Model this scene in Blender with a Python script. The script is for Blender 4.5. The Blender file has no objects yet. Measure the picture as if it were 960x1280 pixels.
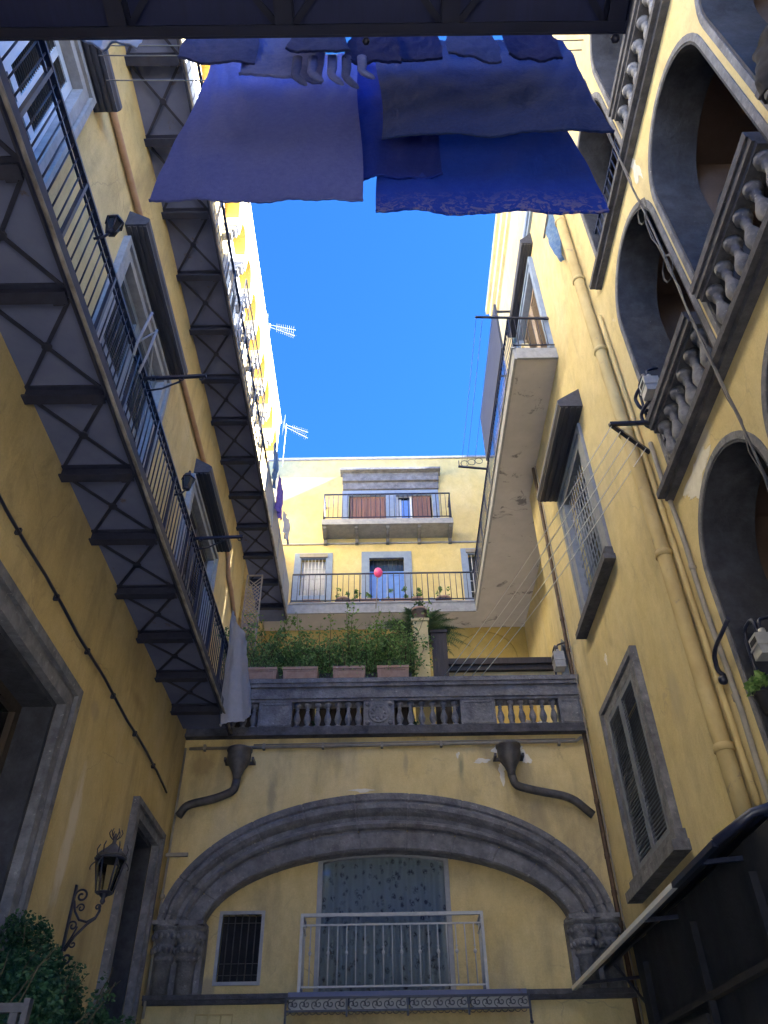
import bpy, bmesh, math, random
from math import sin, cos, pi, radians, sqrt, hypot
from mathutils import Vector, Matrix
from mathutils.geometry import delaunay_2d_cdt
random.seed(7)
scene = bpy.context.scene
COL = scene.collection

# ------------------------------------------------------------------ camera
F = 972.2
_p, _y, _r = radians(40.53), radians(.326), radians(-1.013)
fw = Vector((sin(_y)*cos(_p), cos(_y)*cos(_p), sin(_p)))
r0 = Vector((cos(_y), -sin(_y), 0)); u0 = r0.cross(fw)
RT = cos(_r)*r0 + sin(_r)*u0
UP = -sin(_r)*r0 + cos(_r)*u0
EYE = Vector((0, 0, 1.6))
cd = bpy.data.cameras.new('camera'); cam = bpy.data.objects.new('camera', cd); COL.objects.link(cam)
cam.matrix_world = Matrix.Translation(EYE) @ Matrix((RT, UP, -fw)).transposed().to_4x4()
cd.sensor_fit = 'VERTICAL'; cd.sensor_height = 24; cd.lens = 24*F/1280; cd.clip_start = .05; cd.clip_end = 500
scene.camera = cam

# ------------------------------------------------------------------ materials
def node_mat(name):
    m = bpy.data.materials.new(name); m.use_nodes = True
    nt = m.node_tree; b = nt.nodes['Principled BSDF']
    return m, nt, b
def nd(nt, t, **kw):
    n = nt.nodes.new(t)
    for k, v in kw.items():
        if k in n.inputs: n.inputs[k].default_value = v
        else: setattr(n, k, v)
    return n
def c4(c): return (c[0], c[1], c[2], 1)
def pos(nt, scale=(1, 1, 1)):
    g = nd(nt, 'ShaderNodeNewGeometry'); mp = nd(nt, 'ShaderNodeMapping'); mp.inputs['Scale'].default_value = scale
    nt.links.new(g.outputs['Position'], mp.inputs['Vector']); return mp.outputs['Vector']
def noise(nt, scale, detail=5, rough=.6, sc=(1, 1, 1), dist=0):
    n = nd(nt, 'ShaderNodeTexNoise'); n.inputs['Scale'].default_value = scale; n.inputs['Detail'].default_value = detail
    n.inputs['Roughness'].default_value = rough; n.inputs['Distortion'].default_value = dist
    nt.links.new(pos(nt, sc), n.inputs['Vector']); return n.outputs['Fac']
def ramp(nt, fac, a, b, ca=(0, 0, 0), cb=(1, 1, 1)):
    r = nd(nt, 'ShaderNodeValToRGB'); e = r.color_ramp.elements
    e[0].position, e[1].position = a, b; e[0].color, e[1].color = c4(ca), c4(cb)
    nt.links.new(fac, r.inputs['Fac']); return r.outputs['Color']
def mixc(nt, fac, a, b, mode='MIX'):
    m = nd(nt, 'ShaderNodeMix', data_type='RGBA', blend_type=mode)
    for s, v in ((m.inputs[0], fac), (m.inputs[6], a), (m.inputs[7], b)):
        if hasattr(v, 'is_linked'): nt.links.new(v, s)
        elif isinstance(v, (int, float)): s.default_value = v
        else: s.default_value = c4(v)
    return m.outputs[2]
def bump(nt, b, h, strength=.3, dist=.02):
    n = nd(nt, 'ShaderNodeBump'); n.inputs['Strength'].default_value = strength; n.inputs['Distance'].default_value = dist
    nt.links.new(h, n.inputs['Height']); nt.links.new(n.outputs['Normal'], b.inputs['Normal'])

def plaster(name, base, alt, stain, pale, k=.5, spots=()):
    m, nt, b = node_mat(name)
    c = mixc(nt, ramp(nt, noise(nt, .9, 6), .35, .68), base, alt)
    streak = ramp(nt, noise(nt, 1.4, 5, .6, (1.3, 1.3, .34)), .50, .76)
    c = mixc(nt, mixc(nt, k, (0, 0, 0), streak), c, stain)
    blot = ramp(nt, noise(nt, 2.3, 8, .72, (1, 1, .7), .6), .56, .74)
    c = mixc(nt, mixc(nt, k*.8, (0, 0, 0), blot), c, stain)
    wash = ramp(nt, noise(nt, .7, 5, .6, (1.3, 1.3, .4)), .56, .78)
    c = mixc(nt, mixc(nt, .5, (0, 0, 0), wash), c, pale)
    peel = ramp(nt, noise(nt, 1.9, 9, .6, (1, 1, 1), .4), .725, .735)
    c = mixc(nt, mixc(nt, .55, (0, 0, 0), peel), c, pale)
    c = mixc(nt, .5, c, ramp(nt, noise(nt, 4.5, 10, .7, (1, 1, .8), .4), .3, .68, (.62, .60, .56), (1, 1, 1)), 'MULTIPLY')
    c = mixc(nt, .22, c, ramp(nt, noise(nt, 45, 4), .3, .7, (.45, .45, .45), (1, 1, 1)), 'MULTIPLY')
    vo = nd(nt, 'ShaderNodeTexVoronoi', feature='DISTANCE_TO_EDGE'); vo.inputs['Scale'].default_value = 1.1
    wn = nd(nt, 'ShaderNodeTexNoise'); wn.inputs['Scale'].default_value = 3; wn.inputs['Detail'].default_value = 6; nt.links.new(pos(nt), wn.inputs['Vector'])
    av = nd(nt, 'ShaderNodeMix', data_type='RGBA'); av.inputs[0].default_value = .22; nt.links.new(pos(nt), av.inputs[6]); nt.links.new(wn.outputs['Color'], av.inputs[7]); nt.links.new(av.outputs[2], vo.inputs['Vector'])
    crack = mixc(nt, 1.0, ramp(nt, vo.outputs['Distance'], .002, .007, (1, 1, 1), (0, 0, 0)), ramp(nt, noise(nt, .8, 3), .54, .6), 'MULTIPLY')
    c = mixc(nt, mixc(nt, .55, (0, 0, 0), crack), c, stain)
    for ax, u, v, su, sv, col, amt in spots:      # stains and lime runs with a place and shape of their own
        g = nd(nt, 'ShaderNodeNewGeometry'); mp = nd(nt, 'ShaderNodeMapping', vector_type='TEXTURE')
        if ax == 'Y': mp.inputs['Location'].default_value = (0, u, v); mp.inputs['Scale'].default_value = (1e5, su, sv)
        else: mp.inputs['Location'].default_value = (u, 0, v); mp.inputs['Scale'].default_value = (su, 1e5, sv)
        nt.links.new(g.outputs['Position'], mp.inputs['Vector'])
        ln = nd(nt, 'ShaderNodeVectorMath', operation='LENGTH'); nt.links.new(mp.outputs[0], ln.inputs[0])
        ad = nd(nt, 'ShaderNodeMath', operation='ADD'); nt.links.new(ln.outputs['Value'], ad.inputs[0]); mu = nd(nt, 'ShaderNodeMath', operation='MULTIPLY'); mu.inputs[1].default_value = 1.1
        nt.links.new(noise(nt, 3, 7, .65, (1, 1, .5)), mu.inputs[0]); nt.links.new(mu.outputs[0], ad.inputs[1])
        f = ramp(nt, ad.outputs[0], .75, 1.5, (1, 1, 1), (0, 0, 0)); c = mixc(nt, mixc(nt, amt, (0, 0, 0), f), c, col)
    nt.links.new(c, b.inputs['Base Color']); b.inputs['Roughness'].default_value = .92
    h = mixc(nt, .35, noise(nt, 60, 4), noise(nt, 5, 6)); bump(nt, b, h, .45, .015)
    return m
def rough_mat(name, base, alt, scale=8, rough=.8, metal=0, bs=.3, bd=.01, stretch=(1, 1, 1), spots=None):
    m, nt, b = node_mat(name)
    c = mixc(nt, ramp(nt, noise(nt, scale, 6, .65, stretch), .32, .7), base, alt)
    if bs >= .7: c = mixc(nt, .7, c, ramp(nt, noise(nt, 1.6, 6, .7), .32, .66, (.55, .54, .54), (1.15, 1.15, 1.15)), 'MULTIPLY')
    if spots: c = mixc(nt, ramp(nt, noise(nt, spots[1], 8, .7, (1, 1, 1), .5), spots[2], spots[2]+.05), c, spots[0])
    nt.links.new(c, b.inputs['Base Color']); b.inputs['Roughness'].default_value = rough; b.inputs['Metallic'].default_value = metal
    if bs: bump(nt, b, noise(nt, scale*3, 5), bs, bd)
    return m
def cloth(name, base, alt, scale=30, pattern=None, trans=.35):
    m, nt, b = node_mat(name)
    c = mixc(nt, ramp(nt, noise(nt, scale, 4, .7), .3, .7), base, alt)
    if pattern:
        z0, z1, pc = pattern
        g = nd(nt, 'ShaderNodeNewGeometry'); s = nd(nt, 'ShaderNodeSeparateXYZ'); nt.links.new(g.outputs['Position'], s.inputs[0])
        mr = nd(nt, 'ShaderNodeMapRange'); mr.inputs[1].default_value = z1; mr.inputs[2].default_value = z0
        nt.links.new(s.outputs['Z'], mr.inputs[0])
        v = nd(nt, 'ShaderNodeTexVoronoi'); v.inputs['Scale'].default_value = 9; nt.links.new(pos(nt, (1, 1, 1.6)), v.inputs['Vector'])
        sp = ramp(nt, noise(nt, 13, 5, .7, (1, 1, 1), 1.2), .5, .56)
        f = mixc(nt, 1.0, sp, mr.outputs[0], 'MULTIPLY'); c = mixc(nt, f, c, pc)
    nt.links.new(c, b.inputs['Base Color']); b.inputs['Roughness'].default_value = .95
    w = mixc(nt, .75, noise(nt, 90, 3), noise(nt, 9, 6, .6, (1, 1, .6), 1.0)); bump(nt, b, w, .8, .03)
    t = nd(nt, 'ShaderNodeBsdfTranslucent'); nt.links.new(c, t.inputs['Color'])
    mx = nd(nt, 'ShaderNodeMixShader'); mx.inputs[0].default_value = trans
    nt.links.new(b.outputs[0], mx.inputs[1]); nt.links.new(t.outputs[0], mx.inputs[2])
    nt.links.new(mx.outputs[0], nt.nodes['Material Output'].inputs['Surface'])
    return m
def leaf_mat(name, a, bcol):
    m, nt, b = node_mat(name)
    g = nd(nt, 'ShaderNodeNewGeometry')
    c = ramp(nt, g.outputs['Random Per Island'], 0, 1, a, bcol)
    nt.links.new(c, b.inputs['Base Color']); b.inputs['Roughness'].default_value = .55
    t = nd(nt, 'ShaderNodeBsdfTranslucent'); nt.links.new(c, t.inputs['Color'])
    mx = nd(nt, 'ShaderNodeMixShader'); mx.inputs[0].default_value = .35
    nt.links.new(b.outputs[0], mx.inputs[1]); nt.links.new(t.outputs[0], mx.inputs[2])
    nt.links.new(mx.outputs[0], nt.nodes['Material Output'].inputs['Surface'])
    return m
M = {}
M['plaster_left'] = plaster('ochre plaster', (.615, .485, .23), (.655, .54, .29), (.30, .235, .14), (.72, .63, .44), .75, (('Y', 8.15, 4.3, .35, 1.3, (.66, .60, .50), .75), ('Y', 9.3, 6.4, .9, .35, (.30, .22, .12), .5), ('Y', 8.0, 5.6, .5, .25, (.36, .29, .20), .5)))
M['plaster_arch'] = plaster('yellow ochre plaster', (.66, .535, .265), (.70, .59, .33), (.29, .25, .18), (.74, .67, .50), .85, (('X', -1.75, 6.1, .22, 1.0, (.26, .23, .17), .7), ('X', -2.9, 6.6, .55, .6, (.30, .22, .12), .6), ('X', 1.22, 6.5, .14, .6, (.22, .22, .15), .8), ('X', .35, 6.6, .12, .5, (.33, .28, .19), .6), ('X', -2.45, 3.6, .22, .3, (.28, .25, .20), .7), ('X', 2.35, 5.7, .3, .7, (.36, .30, .19), .5)))
M['plaster_right'] = plaster('pale yellow plaster', (.635, .53, .27), (.67, .575, .335), (.36, .31, .21), (.72, .66, .48), .66, (('Y', 8.1, 5.7, .6, .9, (.42, .36, .25), .55), ('Y', 5.6, 7.3, .6, .35, (.60, .57, .50), .8), ('Y', 4.7, 12.0, .3, .5, (.66, .62, .52), .8), ('Y', 11.6, 6.5, .4, 1.2, (.44, .36, .2), .5), ('Y', 11.2, 12.6, 1.2, .5, (.42, .35, .24), .5)))
M['plaster_back'] = plaster('lemon yellow plaster', (.66, .53, .22), (.70, .59, .30), (.45, .37, .2), (.70, .64, .45), .3)
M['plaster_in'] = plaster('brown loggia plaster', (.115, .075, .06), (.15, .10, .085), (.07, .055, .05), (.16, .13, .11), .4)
M['cream'] = plaster('cream stucco', (.70, .60, .36), (.72, .64, .42), (.5, .44, .3), (.74, .70, .58), .3)
M['stone'] = rough_mat('grey piperno stone', (.105, .112, .14), (.235, .245, .28), 6, .88, 0, .9, .025, spots=((.34, .35, .37), 24, .62))
M['darkstone'] = rough_mat('dark weathered stone', (.04, .043, .06), (.11, .115, .14), 6, .9, 0, .8, .02, spots=((.22, .22, .24), 30, .64))
M['greystone'] = rough_mat('pale grey stone', (.22, .23, .26), (.33, .34, .37), 8, .85, 0, .5, .012)
M['slab'] = rough_mat('blue grey slate slab', (.095, .118, .235), (.135, .16, .29), 2.2, .85, 0, .3, .01, spots=((.10, .085, .10), 2.6, .62))
M['soffit'] = rough_mat('stained grey cement soffit', (.42, .41, .44), (.50, .485, .51), 2, .92, 0, .3, .008, spots=((.16, .155, .18), 1.6, .60))
M['iron'] = rough_mat('black painted iron', (.010, .014, .035), (.022, .028, .06), 20, .38, 0, .3, .003)
M['ironbeam'] = rough_mat('dark iron beam', (.014, .018, .045), (.028, .034, .07), 9, .6, 0, .3, .004)
M['rust'] = rough_mat('rusty iron edge', (.09, .075, .07), (.40, .38, .38), 9, .6, .2, .4, .004, (1, .4, 1))
M['darkpipe'] = rough_mat('rusty brown pipe', (.055, .035, .025), (.12, .075, .05), 12, .6, .2, .3, .004)
M['hood'] = rough_mat('dark slate hood', (.03, .034, .055), (.06, .065, .09), 5, .55, 0, .3, .006, (3, .4, 3))
M['whitepaint'] = rough_mat('white painted metal', (.60, .62, .64), (.72, .73, .74), 10, .45, 0, .15, .002)
M['greypaint'] = rough_mat('grey painted metal', (.25, .275, .33), (.33, .355, .41), 10, .5, 0, .15, .002)
M['blueshutter'] = rough_mat('pale blue painted wood', (.42, .49, .60), (.52, .58, .68), 12, .55, 0, .2, .003, (1, 1, .3))
M['greyshutter'] = rough_mat('blue grey painted wood', (.12, .145, .19), (.18, .205, .25), 12, .6, 0, .25, .003, (1, 1, .3))
M['darkshutter'] = rough_mat('dark slat wood', (.05, .05, .06), (.08, .08, .09), 12, .6, 0, .25, .003)
M['blueframe'] = rough_mat('blue grey painted stone', (.175, .235, .37), (.24, .31, .44), 7, .8, 0, .3, .005)
M['brownwood'] = rough_mat('red brown shutter wood', (.17, .085, .07), (.24, .13, .10), 14, .65, 0, .25, .003, (3, 3, .3))
M['darkwood'] = rough_mat('dark brown wood', (.03, .022, .018), (.06, .045, .035), 10, .6, 0, .3, .004, (2, 2, .3))
M['bluewood'] = rough_mat('bright blue painted door', (.10, .22, .60), (.16, .30, .68), 9, .5, 0, .2, .003)
M['trellis'] = rough_mat('grey brown lattice wood', (.24, .19, .16), (.34, .28, .24), 14, .8, 0, .3, .004)
M['terracotta'] = rough_mat('terracotta', (.26, .165, .13), (.36, .26, .215), 9, .85, 0, .4, .006, spots=((.45, .40, .36), 7, .66))
M['pinkpipe'] = rough_mat('terracotta painted pipe', (.32, .19, .12), (.42, .27, .18), 6, .7, 0, .2, .003)
M['beigepipe'] = rough_mat('ochre painted pipe', (.40, .31, .14), (.53, .43, .22), 4, .8, 0, .5, .006, (1, 1, .5), spots=((.30, .25, .17), 5, .6))
M['greypipe'] = rough_mat('grey pipe', (.20, .19, .18), (.30, .28, .25), 7, .6, 0, .2, .003)
M['lead'] = rough_mat('dark lead pipe', (.05, .05, .06), (.11, .11, .12), 9, .55, .3, .4, .006)
M['plastic'] = rough_mat('weathered grey plastic', (.25, .26, .28), (.38, .39, .40), 7, .45, 0, .1, .002)
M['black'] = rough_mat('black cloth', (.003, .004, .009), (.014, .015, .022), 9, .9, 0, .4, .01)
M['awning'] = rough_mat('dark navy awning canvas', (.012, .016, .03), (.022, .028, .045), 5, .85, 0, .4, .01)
M['liningstone'] = rough_mat('shade darkened piperno stone', (.022, .025, .038), (.055, .06, .08), 5, .9, 0, .8, .02, spots=((.12, .12, .14), 28, .66))  # piperno of linings and reveals, shade of the recesses put into the colour
M['palerail'] = rough_mat('chalky blue grey rail paint', (.34, .37, .43), (.46, .49, .54), 14, .5, 0, .3, .003, spots=((.2, .15, .12), 22, .7))
M['slateframe'] = rough_mat('slate grey painted stone', (.15, .17, .21), (.22, .24, .28), 7, .8, 0, .4, .006)
M['galleryslab'] = rough_mat('shade blue boards', (.004, .009, .055), (.007, .014, .075), 4, .7, 0, .3, .006, (6, .5, 1))  # gallery boards: dark blue of the shade overhead put into the colour
M['gallerybeam'] = rough_mat('shade blue iron', (.002, .004, .022), (.004, .007, .034), 9, .5, 0, .3, .004)  # gallery iron with the same blue shade in its colour
M['ochre'] = plaster('deep ochre stucco', (.50, .35, .09), (.55, .40, .13), (.35, .26, .1), (.56, .45, .2), .4)
M['moss'] = rough_mat('grey green moss stain', (.16, .17, .12), (.26, .26, .19), 14, .95)
M['repair'] = rough_mat('whitish lime repair', (.58, .57, .53), (.70, .69, .65), 9, .95, 0, .5, .01)
M['cobbles'] = rough_mat('worn limestone paving', (.32, .31, .29), (.44, .42, .39), 4, .75, 0, .6, .02)  # unseen floor made pale so its bounce brightens the lower walls
M['leaf'] = leaf_mat('garden leaf', (.07, .17, .045), (.24, .38, .12))
M['leafdark'] = leaf_mat('dark hedge leaf', (.012, .05, .02), (.05, .13, .055))
M['palmleaf'] = leaf_mat('palm leaf', (.02, .06, .03), (.07, .13, .06))
M['stem'] = rough_mat('plant stem', (.06, .05, .03), (.12, .10, .05), 20, .8)
M['pink'] = rough_mat('pink balloon rubber', (.75, .06, .22), (.82, .12, .30), 4, .3, 0, 0)
M['soil'] = rough_mat('soil', (.03, .022, .015), (.05, .04, .03), 20, .95)
M['lav'] = cloth('lavender bed sheet', (.085, .11, .40), (.115, .145, .46), 26)
M['royal'] = cloth('royal blue sheet', (.004, .025, .30), (.008, .035, .36), 18, None, .4)
M['teal'] = cloth('slate blue towel', (.004, .02, .115), (.008, .03, .15), 30, None, .15)
M['bright'] = cloth('bright blue bedspread', (.004, .04, .44), (.008, .055, .50), 14, (6.5, 6.95, (.25, .22, .42)), .35)
M['greyshirt'] = cloth('grey cotton', (.06, .08, .22), (.10, .12, .29), 20)
M['navyshirt'] = cloth('navy cotton', (.015, .022, .12), (.03, .04, .16), 20)
M['paleshirt'] = cloth('pale cotton', (.13, .165, .40), (.19, .22, .46), 20)
M['whitecloth'] = cloth('off white cotton', (.55, .56, .62), (.62, .63, .68), 12)
M['palecloth'] = cloth('washed pale blue cotton', (.38, .41, .50), (.46, .48, .56), 12)
M['purplecloth'] = cloth('violet cotton', (.12, .08, .42), (.2, .14, .5), 12)
M['bluecloth'] = cloth('blue patterned cotton', (.06, .16, .42), (.20, .30, .50), 9)
def glass_mat():
    m, nt, b = node_mat('dark window glass')
    c = mixc(nt, ramp(nt, noise(nt, 1.2, 3, .5, (1, 1, .6)), .45, .6), (.012, .016, .022), (.05, .065, .075))
    nt.links.new(c, b.inputs['Base Color']); b.inputs['Roughness'].default_value = .06; b.inputs['Specular IOR Level'].default_value = .6
    return m
M['glass'] = glass_mat()
def clear_glass():
    m, nt, b = node_mat('clear pane glass')
    g = nd(nt, 'ShaderNodeBsdfGlossy'); g.inputs['Roughness'].default_value = .03
    t = nd(nt, 'ShaderNodeBsdfTransparent'); t.inputs['Color'].default_value = (.86, .88, .9, 1)
    fr = nd(nt, 'ShaderNodeFresnel'); fr.inputs['IOR'].default_value = 1.5
    mx = nd(nt, 'ShaderNodeMixShader'); nt.links.new(fr.outputs[0], mx.inputs[0]); nt.links.new(t.outputs[0], mx.inputs[1]); nt.links.new(g.outputs[0], mx.inputs[2])
    nt.links.new(mx.outputs[0], nt.nodes['Material Output'].inputs['Surface']); return m
M['pane'] = clear_glass()
def curtain_mat():
    m, nt, b = node_mat('floral lace curtain')
    v = nd(nt, 'ShaderNodeTexVoronoi'); v.inputs['Scale'].default_value = 8.5; nt.links.new(pos(nt), v.inputs['Vector'])
    n = noise(nt, 26, 4, .7, (1, 1, 1), 1.0)
    a = ramp(nt, v.outputs['Distance'], .20, .42, (1, 1, 1), (0, 0, 0)); f = mixc(nt, 1.0, a, ramp(nt, n, .44, .52), 'MULTIPLY')
    c = mixc(nt, f, (.31, .38, .43), (.075, .09, .125))
    nt.links.new(c, b.inputs['Base Color']); b.inputs['Roughness'].default_value = .95; return m
M['curtain'] = curtain_mat()

# ------------------------------------------------------------------ mesh helpers
W = {}
class MB:
    def __init__(s): s.v = []; s.f = []; s.s = []
    def add(s, vs, fs, smooth=False):
        o = len(s.v); s.v += [tuple(v) for v in vs]
        for f in fs: s.f.append(tuple(i+o for i in f)); s.s.append(smooth)
        return s
    def obox(s, c, ax, ay, az):
        c, ax, ay, az = map(Vector, (c, ax, ay, az))
        vs = [c+i*ax+j*ay+k*az for i in (-1, 1) for j in (-1, 1) for k in (-1, 1)]
        return s.add(vs, [(0, 1, 3, 2), (4, 6, 7, 5), (0, 4, 5, 1), (2, 3, 7, 6), (0, 2, 6, 4), (1, 5, 7, 3)])
    def box(s, x0, x1, y0, y1, z0, z1):
        return s.obox(((x0+x1)/2, (y0+y1)/2, (z0+z1)/2), ((x1-x0)/2, 0, 0), (0, (y1-y0)/2, 0), (0, 0, (z1-z0)/2))
    def bar(s, a, b, w, h=None, up=(0, 0, 1)):
        a, b = Vector(a), Vector(b); d = b-a; h = h or w; up = Vector(up)
        if abs(d.normalized().dot(up)) > .95: up = Vector((0, 1, 0))
        x = d.cross(up).normalized(); y = x.cross(d).normalized()
        return s.obox((a+b)/2, d/2, x*w/2, y*h/2)
    def tube(s, pts, r, n=8):
        pts = [Vector(p) for p in pts]; k = len(pts); vs = []; fs = []
        rr = r if isinstance(r, (list, tuple)) else [r]*k
        t0 = (pts[1]-pts[0]).normalized(); ref = Vector((0, 0, 1)) if abs(t0.z) < .9 else Vector((1, 0, 0))
        for i, p in enumerate(pts):
            t = (pts[min(i+1, k-1)]-pts[max(i-1, 0)]).normalized()
            x = ref-t*ref.dot(t); x.normalize(); ref = x; y = t.cross(x)
            for j in range(n): a = 2*pi*j/n; vs.append(p+(x*cos(a)+y*sin(a))*rr[i])
        for i in range(k-1):
            for j in range(n): fs.append((i*n+j, i*n+(j+1) % n, (i+1)*n+(j+1) % n, (i+1)*n+j))
        s.add(vs, fs, True); s.add(vs[:n], [tuple(range(n))]); s.add(vs[-n:], [tuple(range(n))]); return s
    def lathe(s, c, prof, n=14, a0=0, a1=2*pi, smooth=True):
        c = Vector(c); full = abs(a1-a0-2*pi) < 1e-6; m = n if full else n+1; vs = []; fs = []
        for r, z in prof:
            for j in range(m): a = a0+(a1-a0)*j/n; vs.append(c+Vector((r*cos(a), r*sin(a), z)))
        for i in range(len(prof)-1):
            for j in range(n):
                q = (j+1) % m if full else j+1
                fs.append((i*m+j, i*m+q, (i+1)*m+q, (i+1)*m+j))
        s.add(vs, fs, smooth)
        if full:
            s.add(vs[:m], [tuple(range(m))]); s.add(vs[-m:], [tuple(range(m))])
        return s
    def ball(s, c, r, n=10, sq=(1, 1, 1)):
        c = Vector(c); prof = [(max(1e-4, r*sin(pi*i/n)), -r*cos(pi*i/n)) for i in range(n+1)]
        o = len(s.v); s.lathe((0, 0, 0), prof, n)
        for i in range(o, len(s.v)): v = s.v[i]; s.v[i] = (c.x+v[0]*sq[0], c.y+v[1]*sq[1], c.z+v[2]*sq[2])
        return s
    def poly(s, pl, outer, holes=(), d0=0, d1=.1):
        loops = [outer]+list(holes); vs2 = []; ed = []
        for L in loops:
            o = len(vs2); vs2 += [Vector(p) for p in L]; ed += [(o+i, o+(i+1) % len(L)) for i in range(len(L))]
        vv, _, ff, *_ = delaunay_2d_cdt(vs2, ed, [], 0, 1e-6)
        def inside(p, L):
            r = False
            for i in range(len(L)):
                a, b = L[i], L[i-1]
                if (a[1] > p[1]) != (b[1] > p[1]) and p[0] < (b[0]-a[0])*(p[1]-a[1])/(b[1]-a[1])+a[0]: r = not r
            return r
        keep = []
        for f in ff:
            c = sum((vv[i] for i in f), Vector((0, 0)))/len(f)
            if inside(c, outer) and not any(inside(c, h) for h in holes): keep.append(tuple(f))
        n = len(vv)
        vs = [pl.P(v.x, v.y, d1) for v in vv]+[pl.P(v.x, v.y, d0) for v in vv]
        fs = keep+[tuple(i+n for i in reversed(f)) for f in keep]
        s.add(vs, fs)
        for L in loops:
            m = len(L); q = [pl.P(p[0], p[1], d1) for p in L]+[pl.P(p[0], p[1], d0) for p in L]
            s.add(q, [(i, (i+1) % m, m+(i+1) % m, m+i) for i in range(m)])
        return s
    def rect(s, pl, u0, u1, v0, v1, d0, d1):
        a, b = pl.P(u0, v0, d0), pl.P(u1, v1, d1)
        return s.box(min(a.x, b.x), max(a.x, b.x), min(a.y, b.y), max(a.y, b.y), min(a.z, b.z), max(a.z, b.z))
    def mesh(s, name, mat):
        me = bpy.data.meshes.new(name); me.from_pydata(s.v, [], s.f)
        for p, q in zip(me.polygons, s.s): p.use_smooth = q
        bm = bmesh.new(); bm.from_mesh(me); bmesh.ops.remove_doubles(bm, verts=bm.verts, dist=1e-5)
        bmesh.ops.recalc_face_normals(bm, faces=bm.faces); bm.to_mesh(me); bm.free()
        me.materials.append(M[mat] if isinstance(mat, str) else mat); return me
    def raw(s, name, mat):
        me = bpy.data.meshes.new(name); me.from_pydata(s.v, [], s.f)
        for p, q in zip(me.polygons, s.s): p.use_smooth = q
        me.materials.append(M[mat]); return me
    def build(s, name, mat, parent=None, raw=False):
        if parent is not None: org = W[parent]
        else:
            xs, ys, zs = zip(*s.v); org = Vector(((min(xs)+max(xs))/2, (min(ys)+max(ys))/2, min(zs)))
        s.v = [(v[0]-org.x, v[1]-org.y, v[2]-org.z) for v in s.v]
        o = bpy.data.objects.new(name, s.raw(name, mat) if raw else s.mesh(name, mat)); COL.objects.link(o); W[o] = org
        if parent is not None: o.parent = parent
        else: o.location = org
        return o
def tag(o, label=None, cat=None, group=None, kind=None):
    if label: o['label'] = label
    if cat: o['category'] = cat
    if group: o['group'] = group
    if kind: o['kind'] = kind
    return o
def thing(name, label, cat, loc, group=None):
    o = bpy.data.objects.new(name, None); COL.objects.link(o); o.location = loc; W[o] = Vector(loc); o.empty_display_size = .2
    return tag(o, label, cat, group)
def inst(name, me, parent, loc, rz=0):
    o = bpy.data.objects.new(name, me); COL.objects.link(o); o.parent = parent; o.location = Vector(loc)-W[parent]; o.rotation_euler[2] = rz
    W[o] = Vector(loc); return o
class Plane:
    def __init__(s, kind, a): s.k = kind; s.a = a
    def P(s, u, v, d=0):
        return Vector((s.a+d, u, v)) if s.k == 'L' else Vector((s.a-d, u, v)) if s.k == 'R' else Vector((u, s.a-d, v))
XL, XR, YA, YB = -3.222, 3.31, 12.0, 18.3
LW, RW, AW, BW = Plane('L', XL), Plane('R', XR), Plane('F', YA), Plane('F', YB)
AI = Plane('F', YA+.25)
def R4(u0, u1, v0, v1): return [(u0, v0), (u1, v0), (u1, v1), (u0, v1)]
def arch(u0, u1, v0, vt, n=20, k=1.0):
    r = (u1-u0)/2; c = (u0+u1)/2; vs = vt-r*k
    return [(u0, v0), (u1, v0)]+[(c+r*cos(pi*i/n), vs+r*k*sin(pi*i/n)) for i in range(n+1)]
def ring(pl, u0, u1, v0, v1, w, d0, d1, m=None, wb=None):
    m = m or MB(); wb = w if wb is None else wb
    if wb <= 0:
        m.rect(pl, u0, u0+w, v0, v1, d0, d1); m.rect(pl, u1-w, u1, v0, v1, d0, d1); m.rect(pl, u0+w, u1-w, v1-w, v1, d0, d1); return m
    return m.poly(pl, R4(u0, u1, v0, v1), [R4(u0+w, u1-w, v0+wb, v1-w)], d0, d1)
def moulded(pl, u0, u1, v0, v1, w, d0=0, wb=0, deep=.2):
    """stone surround made of three stepped fillets"""
    m = MB(); a = w
    ring(pl, u0-a, u1+a, v0-(a if wb else 0), v1+a, w*.36, d0, .09, m, wb and w*.36)
    ring(pl, u0-a*.64, u1+a*.64, v0-(a*.64 if wb else 0), v1+a*.64, w*.2, d0, .045, m, wb and w*.2)
    ring(pl, u0-a*.44, u1+a*.44, v0-(a*.44 if wb else 0), v1+a*.44, w*.44+.01, d0-deep, .065, m, wb and w*.44+.01)
    return m
def louvre(pl, u0, u1, v0, v1, d, t=.045, w=.07, pitch=.065, mid=(), slat_up=True):
    m = MB(); ring(pl, u0, u1, v0, v1, w, d, d+t, m)
    for q in mid: m.rect(pl, u0+w, u1-w, q-w/2, q+w/2, d+.002, d+t-.002)
    n = int((v1-v0-2*w)/pitch)
    for i in range(n):
        v = v0+w+(i+.5)*pitch
        if any(abs(v-q) < w*.6 for q in mid): continue
        a, b = pl.P(u0+w, v-.02, d+t*.85), pl.P(u1-w, v+.02, d+t*.15)
        c = (a+b)/2; du = (pl.P(u1-w, 0, 0)-pl.P(u0+w, 0, 0))/2; e = pl.P(0, v-.024, d+t*.85)-pl.P(0, v+.024, d+t*.15)
        nrm = du.cross(e).normalized()
        m.obox(c, du, e/2, nrm*.005)
    return m
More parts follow.
